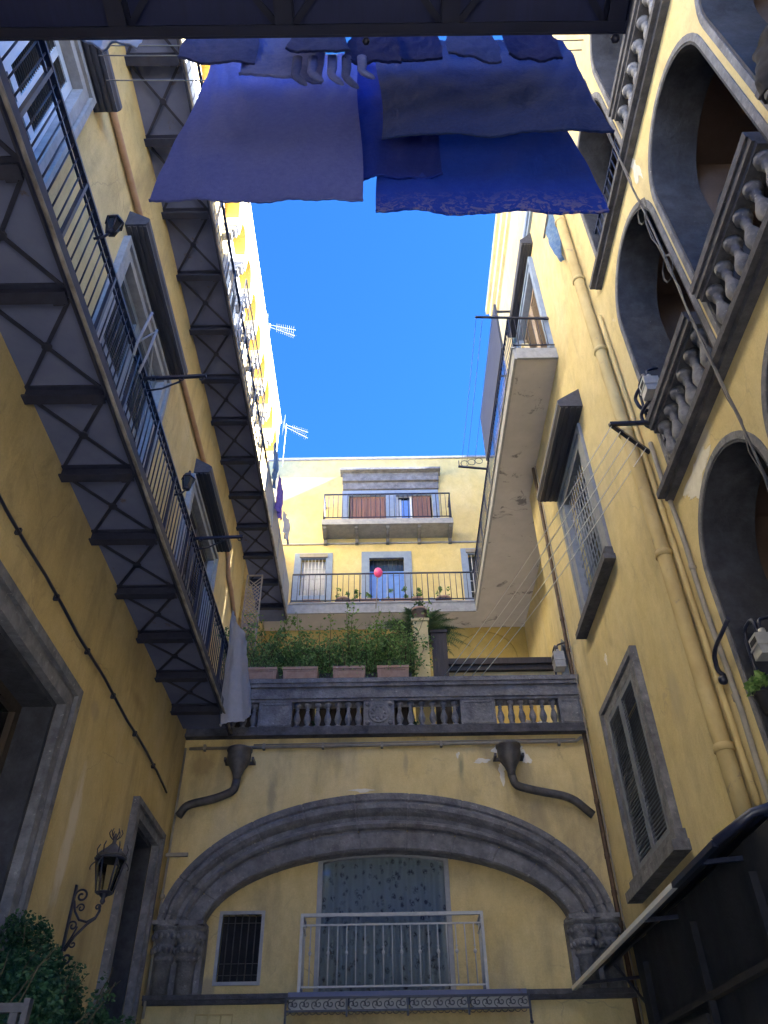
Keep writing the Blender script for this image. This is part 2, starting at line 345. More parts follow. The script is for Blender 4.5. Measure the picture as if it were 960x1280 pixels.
def hood(pl, u0, u1, v, d, parent, h=.38, mat='hood'):
    """sloping slate-clad rain hood with ribs underneath"""
    m = MB()
    def pris(prof, a, b):
        n = len(prof); vs = [pl.P(a, q[1], q[0]) for q in prof]+[pl.P(b, q[1], q[0]) for q in prof]
        m.add(vs, [tuple(range(n)), tuple(range(2*n-1, n-1, -1))]+[(i, (i+1) % n, n+(i+1) % n, n+i) for i in range(n)])
    pris([(0, v), (d-.03, v), (d, v+.05), (d, v+.13), (d-.06, v+.18), (0, v+h)], u0, u1)
    for q in (.18, .42, .66, .86): pris([(d*q-.02, v-.025), (d*q+.02, v-.025), (d*q+.02, v+.01), (d*q-.02, v+.01)], u0+.02, u1-.02)
    return m.build('rain_hood', mat, parent)
def leaves(n, fn, size=.06, mat='leaf', name='foliage', parent=None, stems=0):
    m = MB()
    for i in range(n):
        c = Vector(fn()); a = Vector((random.gauss(0, 1), random.gauss(0, 1), random.gauss(0, .7))).normalized()
        b = a.cross(Vector((random.gauss(0, 1), random.gauss(0, 1), random.gauss(0, 1)))).normalized(); nn = a.cross(b)
        s = size*random.uniform(.6, 1.4); w = s*.36
        m.add([c-a*s*.5, c+b*w+nn*w*.3, c+a*s*.5, c-b*w+nn*w*.3], [(0, 1, 2), (0, 2, 3)])
    return m.build(name, mat, parent, raw=True)
def clumps(cs, jit):
    """points gathered in clumps: cs = [(centre, radius)]"""
    def fn():
        c, r = random.choice(cs); v = Vector((random.gauss(0, 1), random.gauss(0, 1), random.gauss(0, 1))).normalized()
        return Vector(c)+v*r*random.uniform(.25, 1)**.6+Vector((0, 0, random.uniform(0, jit)))
    return fn

def twigs(t, x0, x1, y0, y1, z0, z1, n, mat, size, per, spread=.16):
    lv = MB(); st = MB()
    for i in range(n):
        p = Vector((random.uniform(x0, x1), random.uniform(y0, y1), z0)); d = Vector((random.gauss(0, .28), random.gauss(0, .25), 1)); top = z0+(z1-z0)*(random.random()**.6)*random.uniform(.55, 1.1)
        pts = [p.copy()]
        while p.z < top and len(pts) < 16:
            d += Vector((random.gauss(0, .22), random.gauss(0, .22), random.gauss(0, .08))); d.z = max(d.z, .25); p = p+d.normalized()*.1; pts.append(p.copy())
        if len(pts) > 2: st.tube(pts, [.006*(1-k/len(pts))+.002 for k in range(len(pts))], 4)
        for k in range(per):
            q = random.random()**.7*(len(pts)-1); b = pts[int(q)]; tt = q/len(pts)
            c = b+Vector((random.gauss(0, 1), random.gauss(0, 1), random.gauss(0, .8)))*spread*(.75-.45*tt)
            a = Vector((random.gauss(0, 1), random.gauss(0, 1), random.gauss(0, .6))).normalized(); e = a.cross(Vector((random.gauss(0, 1), random.gauss(0, 1), random.gauss(0, 1)))).normalized()
            sz = size*random.uniform(.6, 1.5); w_ = sz*.34; nn = a.cross(e)
            lv.add([c-a*sz*.5, c+e*w_+nn*w_*.3, c+a*sz*.5, c-e*w_+nn*w_*.3], [(0, 1, 2), (0, 2, 3)])
    lv.build('foliage', mat, t, raw=True); st.build('stems', 'stem', t)

# ------------------------------------------------------------------ ground
g = MB().box(-60, 60, -60, 80, -.3, 0).build('ground', 'cobbles'); tag(g, 'worn pale stone paving of the courtyard floor', 'ground', kind='structure')

# ------------------------------------------------------------------ steel balcony (left wall and gallery)
def steel_bay_list(a, step, lo, hi):
    out = []; y = a
    while y-step > lo: y -= step
    while y < hi: out.append(y); y += step
    return out
def steel_balcony(parent, xi, xo, y0, y1, z, ys, rail_h, pitch, name='steel_balcony', railmat='iron'):
    b = MB().box(xi, xo, y0, y1, z+.14, z+.24).build(name, 'slab', parent)
    for y in ys:
        y += random.uniform(-.018, .018); m = MB(); m.box(xi, xo-.015, y-.055, y+.055, z, z+.018); m.box(xi, xo-.015, y-.012, y+.012, z+.018, z+.12); m.box(xi, xo-.015, y-.055, y+.055, z+.12, z+.137)
        m.obox((xo-.10, y+.065, z+.04), (.045, 0, 0), (0, .012, 0), (0, 0, .035))
        m.build('beam', 'ironbeam', b)
    for a, c in zip(ys, ys[1:]):
        m = MB(); h = z+.085
        m.bar((xi+.03, a+.06, h), (xo-.04, c-.06, h), .035, .012); m.bar((xi+.03, c-.06, h+.014), (xo-.04, a+.06, h+.014), .035, .012)
        m.lathe(((xi+xo)/2, (a+c)/2, h-.012), [(.045, 0), (.045, .02)], 10)
        m.build('cross_brace', 'ironbeam', b)
    s = 1 if xo > xi else -1
    m = MB(); m.box(min(xo, xo+s*.014), max(xo, xo+s*.014), y0, y1, z+.01, z+.26); m.box(xo-s*.07, xo, y0, y1, z+.24, z+.26); m.build('edge_beam', 'ironbeam', b)
    MB().tube([(xo+s*.035, y0+(y1-y0)*i/40, z+.06+random.uniform(-.004, .004)) for i in range(41)], .02, 8).build('edge_pipe', 'rust', b)
    m = MB(); xr = xo-s*.03; zt = z+.26+rail_h
    m.box(xr-.022, xr+.022, y0, y1, zt-.03, zt); m.box(xr-.014, xr+.014, y0, y1, z+.31, z+.325); pitch > .15 or m.box(xr-.012, xr+.012, y0, y1, zt-.14, zt-.125)
    n = int((y1-y0)/pitch)
    for i in range(n+1):
        y = y0+.02+i*pitch
        if i % 8 == 0: m.box(xr-.018, xr+.018, y-.018, y+.018, z+.2, zt-.03)
        else: m.tube([(xr, y, z+.31), (xr, y, zt-.03)], .0085 if pitch < .15 else .006, 6)
    m.build('railing', railmat, b)
    return b

# ================================================================== LEFT BUILDING
left = thing('apartment_building', 'ochre apartment block along the left with two steel balconies, one above the other', 'building', (XL-.5, 7, 0))
DA = (5.15, 7.12, -.02, 5.23); DB = (10.14, 11.25, -.02, 5.16)
FW_ = [(1.75, 3.42, 7.2, 10.62), (5.45, 7.45, 7.2, 10.55), (9.8, 11.75, 7.2, 10.5)]
UWIN = [(5.0, 6.4, 12.85, 16.2), (9.1, 10.7, 12.85, 16.9)]
holes = [R4(*q) for q in (DA, DB, *FW_, *UWIN)]
holes = [[(u, max(v, .0+1e-3)) for u, v in h] for h in holes]
MB().poly(LW, [(-.5, 0), (14.8, 0), (14.8, 12.75), (18.28, 12.75), (18.28, 17.3), (-.5, 17.3)], holes, -.48, 0).build('wall', 'plaster_left', left)
MB().box(XL-7, XL-6.6, -.5, 18.3, 0, 17.9).build('rear_wall', 'plaster_left', left)
MB().box(XL-6.6, XL-.48, -.5, -.3, 0, 17.9).build('end_wall', 'plaster_left', left)
MB().box(XL-6.6, XL-.48, 18.0, 18.29, 0, 17.9).build('end_wall', 'plaster_left', left)
MB().box(XL-7, XL-.2, -.5, 18.29, 17.9, 18.2).build('roof', 'slab', left)
MB().box(XL-.95, XL-.6, 14.8, 18.28, 6.9, 12.75).build('set_back_wall', 'plaster_left', left)
# scalloped cornice
per = .873; y0c = 9.01-per*11; y1c = 9.01+per*7+.42
pts = [(y1c, 16.91), (y1c, 18.33), (y0c-.43, 18.33), (y0c-.43, 16.91)]
k = 0
while y0c+per*k < y1c:
    c = y0c+per*k; r = per/2-.11
    pts += [(c-r, 16.91)]+[(c-r*cos(pi*i/12), 17.13+.45*sin(pi*i/12)) for i in range(13)]+[(c+r, 16.91)]; k += 1
MB().poly(LW, pts, [], -.3, .32).build('cornice', 'cream', left)
k = 0
while y0c+per*k < y1c:
    c = y0c+per*k; r = per/2-.113
    up = [(c-r*cos(pi*i/12), 17.127+.45*sin(pi*i/12)) for i in range(13)]; lo = [(c-(r-.02)*cos(pi*i/12), 17.125+.43*sin(pi*i/12)) for i in range(13)]
    MB().poly(LW, up+lo[::-1], [], -.01, .305).build('cornice_vault', 'ochre', left); k += 1  # deeper ochre than the cream face: shade of the underside put into the colour
m = MB().box(XL-.3, XL+.37, y0c-.43, y1c, 18.33, 18.41); m.build('cornice_cap', 'greystone', left)
k = 0
while y0c+per*(k-.5) < y1c:
    c = y0c+per*(k-.5); m = MB()
    m.box(XL, XL+.27, c-.10, c+.10, 16.66, 16.80); m.box(XL, XL+.312, c-.115, c+.115, 16.80, 16.905); m.box(XL, XL+.20, c-.085, c+.085, 16.54, 16.66)
    m.build('cornice_bracket', 'greystone', left); k += 1
# portal A and B
for (u0, u1, v0, v1), nm, w in ((DA, 'portal', .27), (DB, 'doorway', .20)):
    d = moulded(LW, u0, u1, 0, v1, w, deep=.03).build(nm, 'stone', left)
    m = MB(); ring(LW, u0, u1, 0.0, v1, .06, -.47, -.035, m, 0); m.build('stone_reveal', 'liningstone', d)
    m = MB(); ring(LW, u0+.06, u1-.06, 0.02, v1-.06, .10, -.42, -.34, m, 0); m.rect(LW, u0+.16, u1-.16, 3.55, 3.67, -.42, -.33); m.rect(LW, (u0+u1)/2-.04, (u0+u1)/2+.04, .02, v1-.16, -.415, -.335)
    for a, b in ((u0+.2, (u0+u1)/2-.08), ((u0+u1)/2+.08, u1-.2)): ring(LW, a, b, .1, 3.5, .1, -.42, -.36, m)
    m.build('door_frame', 'darkwood', d)
    MB().rect(LW, u0+.06, u1-.06, .02, v1-.06, -.45, -.405).build('door_panel', 'darkwood' if nm == 'doorway' else 'glass', d)
# french windows on lower balcony
for k, (u0, u1, v0, v1) in enumerate(FW_):
    wn = moulded(LW, u0, u1, v0+.02, v1, .22).build('french_window', 'greystone', left)
    MB().rect(LW, u0, u1, v0+.02, v1, -.40, -.36).build('pane', 'glass', wn)
    ring(LW, u0+.002, u1-.002, v0+.02, v1-.002, .08, -.34, -.26).build('casement', 'darkshutter', wn)
    mat = ('blueshutter', 'greyshutter', 'darkshutter')[k]
    c = (u0+u1)/2; mid = (v0+.95, v0+2.0)
    inner = 'darkshutter' if k == 0 else mat
    for a, b in ((u0+.02, c-.005), (c+.005, u1-.02)):
        s = MB(); ring(LW, a, b, v0+.04, v1-.02, .10, -.11, -.05, s)
        for q in mid: s.rect(LW, a+.10, b-.10, q-.06, q+.06, -.108, -.052)
        if k == 0: s.rect(LW, (a+b)/2-.04, (a+b)/2+.04, mid[0]+.06, v1-.12, -.106, -.054)
        s.build('shutter', mat, wn)
        l = MB(); louvre(LW, a+.1, b-.1, v0+.14, v1-.12, -.10, .035, .012, .055, (), True); 
        louvre(LW, a+.1, b-.1, v0+.14, v1-.12, -.10, .035, .012, .055).build('shutter_slats', inner, wn)
    hood(LW, (2.6, 5.15, 9.75)[k], (3.78, 7.65, 12.0)[k], (10.92, 10.9, 10.9)[k], .30, wn, .34)
for (u0, u1, v0, v1) in UWIN:
    wn = moulded(LW, u0, u1, v0, v1, .2).build('upper_window', 'greystone', left)
    MB().rect(LW, u0, u1, v0, v1, -.3, -.26).build('pane', 'glass', wn)
    c = (u0+u1)/2
    for a, b in ((u0+.02, c-.005), (c+.005, u1-.02)): louvre(LW, a, b, v0+.03, v1-.02, -.1, .045, .07, .07).build('shutter', 'greyshutter', wn)
bys = steel_bay_list(3.62, 1.046, .2, 11.5)
b1 = steel_balcony(left, XL, -2.475, -.45, 11.75, 6.98, bys, .93, .115, 'lower_balcony')
uys = steel_bay_list(3.84, 1.062, .2, 17.3)
b2 = steel_balcony(left, XL, -2.51, -.45, 17.4, 12.61, uys, .98, .17, 'upper_balcony')
m = MB()
for i in range(4): m.box(-2.502, -2.494, 12.45+i*1.2, 13.62+i*1.2, 12.9, 13.8); m.box(-2.494, -2.48, 12.45+i*1.2, 12.49+i*1.2, 12.9, 13.8)
m.build('rail_panels', 'greypaint', b2)
# pale mesh screen tied to the upper railing
m = MB(); ring(Plane('L', -2.49), 8.3, 11.2, 12.95, 14.55, .03, 0, .02, m)
for i in range(8): y = 8.5+i*.36; m.box(-2.487, -2.472, y-.009, y+.009, 12.98, 14.52)
for i in range(3): zz = 13.35+i*.4; m.box(-2.485, -2.474, 8.33, 11.17, zz-.009, zz+.009)
tag(m.build('mesh_screen', 'greypaint'), 'pale grey wire screen tied to the upper left balcony railing', 'screen')

# ================================================================== ARCH BUILDING (far end of the yard)
archb = thing('terrace_building', 'yellow building with a wide stone arch below a balustraded roof terrace', 'building', (0, YA, 0))
sp, ai, bi = 4.22, 2.6, 1.06
def ell(a, b, n): return [(a*cos(pi*i/n), sp+b*sin(pi*i/n)) for i in range(n+1)]
MB().poly(AW, R4(XL+.004, XR-.004, 0, 7.04), [[(-ai-.03, 3.45), (ai+.03, 3.45)]+[(p[0]*1.012, p[1]+.03) for p in ell(ai, bi, 48)]], -.24, 0).build('wall', 'plaster_arch', archb)
DO = (-1.01, .94, 3.47, 5.36); SW = (-2.36, -1.77, 3.64, 4.51)
MB().poly(AI, R4(-3.2, 3.3, 3.0, 5.75), [R4(*SW), [(DO[0], DO[2]), (DO[1], DO[2]), (DO[1], DO[3]-.09), (.5, DO[3]-.03), (-.03, DO[3]), (-.6, DO[3]-.03), (DO[0], DO[3]-.09)]], -.2, 0).build('recessed_wall', 'plaster_arch', archb)
MB().box(XL, XR, 12.5, 18.29, 6.8, 7.1).build('terrace_floor', 'slab', archb)
MB().box(XL, XR, 13.4, 13.6, 0, 6.8).build('inner_wall', 'plaster_in', archb)
# moulded arch swept along the ellipse, with legs
prof = [(0, -.22), (0, .0), (.03, .03), (.30, .045), (.33, .02), (.36, .02), (.38, .09), (.43, .125), (.49, .10), (.52, .05), (.60, .05), (.64, .12), (.70, .17), (.78, .17), (.83, .12), (.85, .10), (.88, .13), (1, .13), (1, -.02)]
ao, bo = 3.2, 1.86
N = 132; joints = set(range(6, N, 11)); m = MB(); vs = []; fs = []
stations = []
for i in range(N+1):
    t = pi*i/N; stations.append((t, 0, i in joints))
rows = []
def station(t, ext, j):
    row = []
    for q, d in prof:
        a, b = ai+(ao-ai)*q, bi+(bo-bi)*q
        row.append(AW.P(a*cos(t), sp+b*sin(t)-ext, d-(.02 if j else 0)))
    return row
rows.append(station(0, .12, False))
for t, e, j in stations:
    if j: rows += [station(t-.006, 0, False), station(t-.004, 0, True), station(t+.004, 0, True), station(t+.006, 0, False)]
    else: rows.append(station(t, 0, False))
rows.append(station(pi, .12, False))
n = len(prof)
for r in rows: vs += r
for i in range(len(rows)-1):
    for j in range(n-1): fs.append((i*n+j, i*n+j+1, (i+1)*n+j+1, (i+1)*n+j))
m.add(vs, fs); m.build('stone_arch', 'stone', archb)
cap = [(.12, -.40), (.12, -.03), (.135, -.02), (.15, 0), (.15, .03), (.125, .05), (.165, .10), (.185, .14), (.17, .17), (.145, .19), (.19, .26), (.205, .32), (.20, .345), (.165, .355), (.225, .375), (.225, .42)]
for sgn in (-1, 1):
    for x, r, y in ((3.03, .92, YA-.05), (2.72, 1.02, YA-.02)):
        m = MB(); m.lathe((sgn*x, y, 3.86), [(q[0]*r, q[1] if q[1] > -.1 else -.40) for q in cap], 20)
        for rr, zz in ((.178, .11), (.195, .28)):
            for i in range(14):
                a = 2*pi*i/14; m.ball((sgn*x+cos(a)*rr*r, y+sin(a)*rr*r, 3.86+zz), .032, 6, (1, 1, 1.3))
        m.box(sgn*x-.2*r, sgn*x+.2*r, y-.2, y+.2, 4.275, 4.33)
        m.build('capital', 'stone', archb)
    MB().box(min(sgn*3.2, sgn*2.52), max(sgn*3.2, sgn*2.52), YA-.014, YA+.24, 3.46, 4.3).build('pier', 'stone', archb)
m = MB(); m.box(XL+.004, XR-.004, YA-.13, YA+.26, 3.395, 3.455); m.box(XL+.004, XR-.004, YA-.09, YA, 3.35, 3.395); m.build('string_course', 'darkstone', archb)
# small barred window
sw = ring(AI, SW[0]-.03, SW[1]+.03, SW[2]-.03, SW[3]+.03, .045, -.03, .02).build('barred_window', 'greypaint', archb)
MB().rect(AI, SW[0], SW[1], SW[2], SW[3], -.19, -.16).build('pane', 'black', sw)
m = MB()
for i in range(1, 6): u = SW[0]+(SW[1]-SW[0])*i/6; m.tube([AI.P(u, SW[2], -.03), AI.P(u, SW[3], -.03)], .008, 6)
for v in (SW[2]+.10, SW[2]+.24, SW[3]-.12): m.bar(AI.P(SW[0], v, -.03), AI.P(SW[1], v, -.03), .016, .006)
m.build('window_bars', 'lead', sw)
# balcony door with lace curtain
xs = [DO[0]+(DO[1]-DO[0])*i/12 for i in range(13)]
def topz(x, k=0): q = (x+.035)/.975; return DO[3]-.09*q*q-k
fr = MB().poly(AI, [(DO[0], DO[2]), (DO[1], DO[2])]+[(x, topz(x)) for x in reversed(xs)], [[(DO[0]+.07, DO[2]+.06), (DO[1]-.07, DO[2]+.06)]+[(min(max(x, DO[0]+.07), DO[1]-.07), topz(x, .07)) for x in reversed(xs[0:1]+xs[1:-1]+xs[-1:])]], -.14, -.04).build('balcony_door', 'greypaint', archb)
m = MB(); nu = 80; vs = []; fs = []
for i in range(nu+1):
    x = DO[0]+.06+(DO[1]-DO[0]-.12)*i/nu; yy = YA+.25+.24+.03*sin(i*1.05)+.02*sin(i*.37)
    vs += [(x, yy, DO[2]+.02), (x, yy, DO[3]-.02)]
for i in range(nu): fs.append((2*i, 2*i+2, 2*i+3, 2*i+1))
m.add(vs, fs, True); m.build('lace_curtain', 'curtain', fr, raw=True)
MB().rect(AI, DO[0]+.06, DO[1]-.06, DO[2]+.05, DO[3]-.05, -.105, -.10).build('pane', 'pane', fr)
# small balcony: slab, scrolled valance, white rail
Yb = 11.28
bal = MB().box(-1.24, 1.74, Yb, YA-.135, 3.30, 3.37).build('small_balcony', 'slab', archb)
m = MB(); yv = Yb-.012
m.box(-1.27, 1.77, yv-.01, yv+.01, 3.29, 3.315); m.box(-1.27, 1.77, yv-.01, yv+.01, 3.155, 3.175)
for i in range(5): x = -1.26+i*.755; m.box(x-.012, x+.012, yv-.012, yv+.012, 3.10, 3.30)
def spiral(cx, cy, r0, turns, dirn, a0, n=22, sh=.8):
    return [(cx+r0*(1-sh*i/n)*cos(a0+dirn*turns*2*pi*i/n), cy+r0*(1-sh*i/n)*sin(a0+dirn*turns*2*pi*i/n)) for i in range(n+1)]
for i in range(4):
    x0 = -1.26+i*.755
    for j in range(5):
        cx = x0+.085+j*.147
        for dr in (1, -1):
            m.tube([(p[0], yv, p[1]) for p in spiral(cx+(.03 if dr > 0 else -.02), 3.235+dr*.004, .048, 1.1, dr, pi/2 if dr > 0 else -pi/2, 14)], .006, 5)
for i in range(38):
    x = -1.24+i*.079; m.tube([(x+.034*cos(pi*k/6), yv, 3.155-.03*sin(pi*k/6)) for k in range(7)], .004, 4)
for x in (-1.262, 1.762):
    m.box(x-.012, x+.012, Yb, YA-.14, 3.28, 3.30); m.box(x-.012, x+.012, Yb-.01, Yb+.03, 3.04, 3.28); m.ball((x, Yb, 3.02), .025, 6)
m.build('scrolled_valance', 'iron', bal)
for i in range(4):
    x0 = -1.245+i*.755; MB().box(x0+.02, x0+.725, Yb+.02, Yb+.16, 3.175, 3.295).build('flower_trough', 'plastic', bal)
m = MB(); yr = 11.40; x0, x1 = -1.14, 1.29
m.box(x0, x1, yr-.02, yr+.02, 4.25, 4.29); m.box(x0, x1, yr-.012, yr+.012, 4.14, 4.16); m.box(x0, x1, yr-.012, yr+.012, 3.43, 3.45)
for x in (x0+.02, x1-.02):
    m.box(x-.02, x+.02, yr-.02, yr+.02, 3.37, 4.25); m.box(x-.015, x+.015, yr, YA-.01, 4.25, 4.285); m.box(x-.01, x+.01, yr, YA-.01, 4.14, 4.16)
    m.box(x-.01, x+.01, yr, YA-.01, 3.43, 3.45)
    for j in range(4): m.tube([(x, yr+.12*(j+1), 3.44), (x, yr+.12*(j+1), 4.25)], .008, 6)
for i in range(1, 20):
    x = x0+.02+(x1-x0-.04)*i/20; m.tube([(x, yr, 3.44), (x, yr, 4.15)], .0085, 6)
    if i % 2: m.ball((x, yr, 3.82), .022, 6, (1, 1, 1.4)); m.box(x-.016, x+.016, yr-.01, yr+.01, 3.88, 3.89)
m.build('railing', 'palerail', bal)
# balustrade of the terrace
bu = MB(); bu.box(XL+.01, XR-.01, YA-.14, YA+.2, 7.04, 7.09); bu.box(XL+.01, XR-.01, YA-.10, YA+.18, 7.09, 7.2); bal2 = bu.build('balustrade', 'darkstone', archb)
hr = MB()
for z0, z1, d in ((7.655, 7.70, .07), (7.70, 7.77, .10), (7.77, 7.90, .08), (7.90, 7.96, .13), (7.96, 8.04, .16)): hr.box(XL+.01, XR-.01, YA-d, YA+.12+d, z0, z1)
hr.build('handrail', 'stone', bal2)
BAL = [(.062, 0), (.062, .05), (.035, .06), (.03, .075), (.05, .12), (.062, .17), (.052, .22), (.03, .29), (.026, .33), (.038, .345), (.026, .36), (.035, .39), (.058, .40), (.058, .45)]
bme = MB().lathe((0, 0, 0), BAL, 12).mesh('baluster', 'stone')
panels = [(-2.07, -1.52, 0), (-.33, .18, 1), (1.28, 1.86, 0), (2.92, 3.28, 0), (-3.2, -2.75, 0)]
for a, b, rs in panels:
    m = MB(); m.box(a, b, YA-.06, YA+.14, 7.2, 7.655); ring(AW, a+.03, b-.03, 7.23, 7.63, .03, .06, .075, m)
    if rs:
        c = (a+b)/2
        m.lathe((0, 0, 0), [(.15, 0), (.17, .02), (.15, .03), (.13, .02)], 20)
        # rosette turned to face the yard
        q = MB(); q.lathe((0, 0, 0), [(.165, 0), (.18, .02), (.165, .035), (.145, .02), (.1, .02), (.06, .045), (.001, .05)], 22)
        for i in range(10): an = 2*pi*i/10; q.ball((.11*cos(an), .11*sin(an), .025), .03, 6, (1, 1, .7))
        for sx in (-1, 1):
            for sy in (-1, 1): q.ball((sx*.19, sy*.165, .01), .045, 6, (1, 1, .6))
        m = MB(); m.box(a, b, YA-.06, YA+.14, 7.2, 7.655)
        m.add([(c+v[0], YA-.06-v[2], 7.43+v[1]) for v in q.v], q.f, True)
    m.build('carved_panel' if rs else 'stone_panel', 'stone', bal2)
for a, b in ((-2.75, -2.07), (-1.52, -.33), (.18, 1.28), (1.86, 2.92)):
    k = max(2, round((b-a)/.175))
    for i in range(k): inst('baluster', bme, bal2, (a+(b-a)*(i+.5)/k, YA+.03, 7.202))

# ================================================================== RIGHT BUILDING (loggias)
right = thing('loggia_building', 'pale yellow building on the right with stacked stone arches and grilled windows', 'building', (XR+.5, 5, 0))
GW = (9.12, 10.58, 8.45, 10.72); SH = (9.12, 10.58, 4.5, 6.6); UD = (9.3, 11.15, 13.4, 16.3); UD2 = (15.0, 16.2, 13.4, 16.0)
bays = [(4.78, 6.38), (2.95, 4.58), (1.1, 2.72)]
arches = []
for a, b in bays:
    arches += [arch(a, b, .01, 6.95), arch(a, b, 7.5, 11.12), arch(a, b, 11.75, 14.95 if b < 5 else 14.35)]
PW = [(12.1, 7.2), (12.8, 7.2), (12.8, 8.75), (12.45, 9.1), (12.1, 8.75)]
MB().poly(RW, [(-.5, 0), (12.95, 0), (12.95, 20.0), (6.6, 20.0), (6.6, 18.4), (-.5, 18.4)], [R4(*GW), R4(*SH), R4(*UD), PW]+arches, -.5, 0).build('wall', 'plaster_right', right)  # unseen near part kept lower to let more sun and sky into the yard
XC = 3.9
MB().box(XC, XC+.4, 12.95, 18.29, 7.1, 20.2).build('set_back_wall', 'plaster_right', right)
MB().box(XR+.02, XC, 12.90, 12.945, 7.1, 20.0).build('return_wall', 'plaster_right', right)
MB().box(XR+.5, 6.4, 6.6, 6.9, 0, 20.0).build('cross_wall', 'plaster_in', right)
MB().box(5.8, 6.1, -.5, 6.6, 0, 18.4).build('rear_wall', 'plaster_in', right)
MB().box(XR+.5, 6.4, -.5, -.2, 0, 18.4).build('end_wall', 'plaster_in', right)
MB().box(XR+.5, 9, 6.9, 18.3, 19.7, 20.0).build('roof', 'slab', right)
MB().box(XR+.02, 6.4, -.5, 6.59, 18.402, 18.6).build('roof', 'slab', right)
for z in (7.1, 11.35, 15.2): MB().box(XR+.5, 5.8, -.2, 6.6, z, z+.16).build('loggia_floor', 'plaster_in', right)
m = MB()
for q, (z0, z1, d) in enumerate(((19.55, 19.75, .08), (19.75, 20.0, .18), (20.0, 20.2, .27))): m.box(XR-d, XR+.45, 6.6, 12.95+d*.3, z0, z1)
m.build('roof_cornice', 'cream', right)
m = MB(); m.box(XR-.10, XR, 6.9, 11.2, 17.15, 17.33); m.box(XR-.06, XR, 6.9, 11.2, 17.05, 17.15); m.build('string_course', 'blueframe', right)
# transverse arches inside the loggias
TA = lambda y: Plane('F', y)
for y in (4.86, 3.03):
    for z0, zt in ((7.27, 10.75), (.01, 6.7), (11.52, 14.9)):
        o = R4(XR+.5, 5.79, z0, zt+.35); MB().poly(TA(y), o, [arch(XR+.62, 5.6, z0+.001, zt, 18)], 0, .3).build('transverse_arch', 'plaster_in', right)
        q1, q2 = arch(XR+.615, 5.605, z0+.001, zt+.005, 18), arch(XR+.80, 5.42, z0+.001, zt-.185, 18)
        MB().poly(TA(y), q1, [[(a_, b_+.001) for a_, b_ in q2]], -.02, .32).build('transverse_rib', 'liningstone', right)
for (a, b) in bays:
    for v0, vt in ((.01, 6.95), (7.5, 11.12), (11.75, 14.95 if b < 5 else 14.35)):
        inn = arch(a, b, v0, vt); c = (a+b)/2; w = .075
        r = (b-a)/2; out = [(a-w, v0), (a, v0)]+[(c-(r)*cos(pi*i/20), vt-r+r*sin(pi*i/20)) for i in range(21)]+[(b, v0), (b+w, v0)]+[(c+(r+w)*cos(pi*i/20), vt-r+(r+w)*sin(pi*i/20)) for i in range(21)]
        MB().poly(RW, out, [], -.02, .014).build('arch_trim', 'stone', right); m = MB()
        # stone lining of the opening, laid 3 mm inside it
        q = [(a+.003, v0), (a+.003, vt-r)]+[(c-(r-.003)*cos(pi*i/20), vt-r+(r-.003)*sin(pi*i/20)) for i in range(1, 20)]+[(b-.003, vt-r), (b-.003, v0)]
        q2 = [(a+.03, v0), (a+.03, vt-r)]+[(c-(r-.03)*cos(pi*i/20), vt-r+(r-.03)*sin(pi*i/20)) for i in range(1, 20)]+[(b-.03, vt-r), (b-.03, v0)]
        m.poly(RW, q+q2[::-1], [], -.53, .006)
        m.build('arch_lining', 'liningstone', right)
rb = MB().lathe((0, 0, 0), [(q[0]*1.45, q[1]*1.445) for q in BAL], 12).mesh('baluster', 'stone')
for z in (7.36, 11.52):
    m = MB(); m.box(XR-.09, XR, .5, 6.62, z, z+.07); m.box(XR-.15, XR, .5, 6.66, z+.07, z+.15)
    m.build('ledge', 'darkstone', right)
for bi_, (a, b) in enumerate(bays):
    for z in (7.5, 11.66):
        if z > 11 and bi_ == 0:
            m = MB(); x = XR+.06; zt = z+.95
            for q in (z+.14, zt): m.box(x-.015, x+.015, a+.04, b-.04, q-.012, q+.012)
            for i in range(1, 12): y = a+.04+(b-a-.08)*i/12; m.tube([(x, y, z+.14), (x, y, zt)], .011, 6)
            m.build('iron_railing', 'iron', right); continue
        m = MB()
        for z0, z1, d in ((z+.68, z+.73, .0), (z+.73, z+.81, .035), (z+.81, z+.90, .06)): m.box(XR-.09-d, XR+.09+d, a+.032, b-.032, z0, z1)
        m.box(XR-.085, XR+.2, a+.034, b-.034, z+.012, z+.03)
        bb = m.build('balustrade', 'darkstone', right)
        for i in range(6): inst('baluster', rb, bb, (XR+.0, a+.03+(b-a-.06)*(i+.5)/6, z+.031))
# grilled window
gw = MB(); ring(RW, GW[0]-.30, GW[1]+.26, GW[2]-.02, GW[3]+.30, .12, 0, .05, gw, 0); ring(RW, GW[0]-.18, GW[1]+.14, GW[2]-.02, GW[3]+.18, .18, -.1, .03, gw, 0)
gw = gw.build('grilled_window', 'slateframe', right)
MB().rect(RW, *GW, -.30, -.26).build('pane', 'glass', gw)
m = MB(); ring(RW, *GW, .07, -.25, -.18, m); c = (GW[0]+GW[1])/2; m.rect(RW, c-.04, c+.04, GW[2]+.07, GW[3]-.07, -.245, -.185); m.rect(RW, GW[0]+.07, GW[1]-.07, 9.78, 9.85, -.243, -.187); m.build('casement', 'greyshutter', gw)
m = MB()
for i in range(1, 11): u = GW[0]+(GW[1]-GW[0])*i/11; m.tube([RW.P(u, GW[2], -.06), RW.P(u, GW[3], -.06)], .008, 6)
for i in range(1, 13): v = GW[2]+(GW[3]-GW[2])*i/13; m.bar(RW.P(GW[0], v, -.06), RW.P(GW[1], v, -.06), .015, .006)
m.build('iron_grille', 'greypaint', gw)
m = MB(); m.rect(RW, GW[0]-.36, GW[1]+.36, 8.18, 8.27, -.05, .17); m.rect(RW, GW[0]-.32, GW[1]+.32, 8.27, 8.42, -.05, .11); m.build('window_sill', 'darkstone', gw)
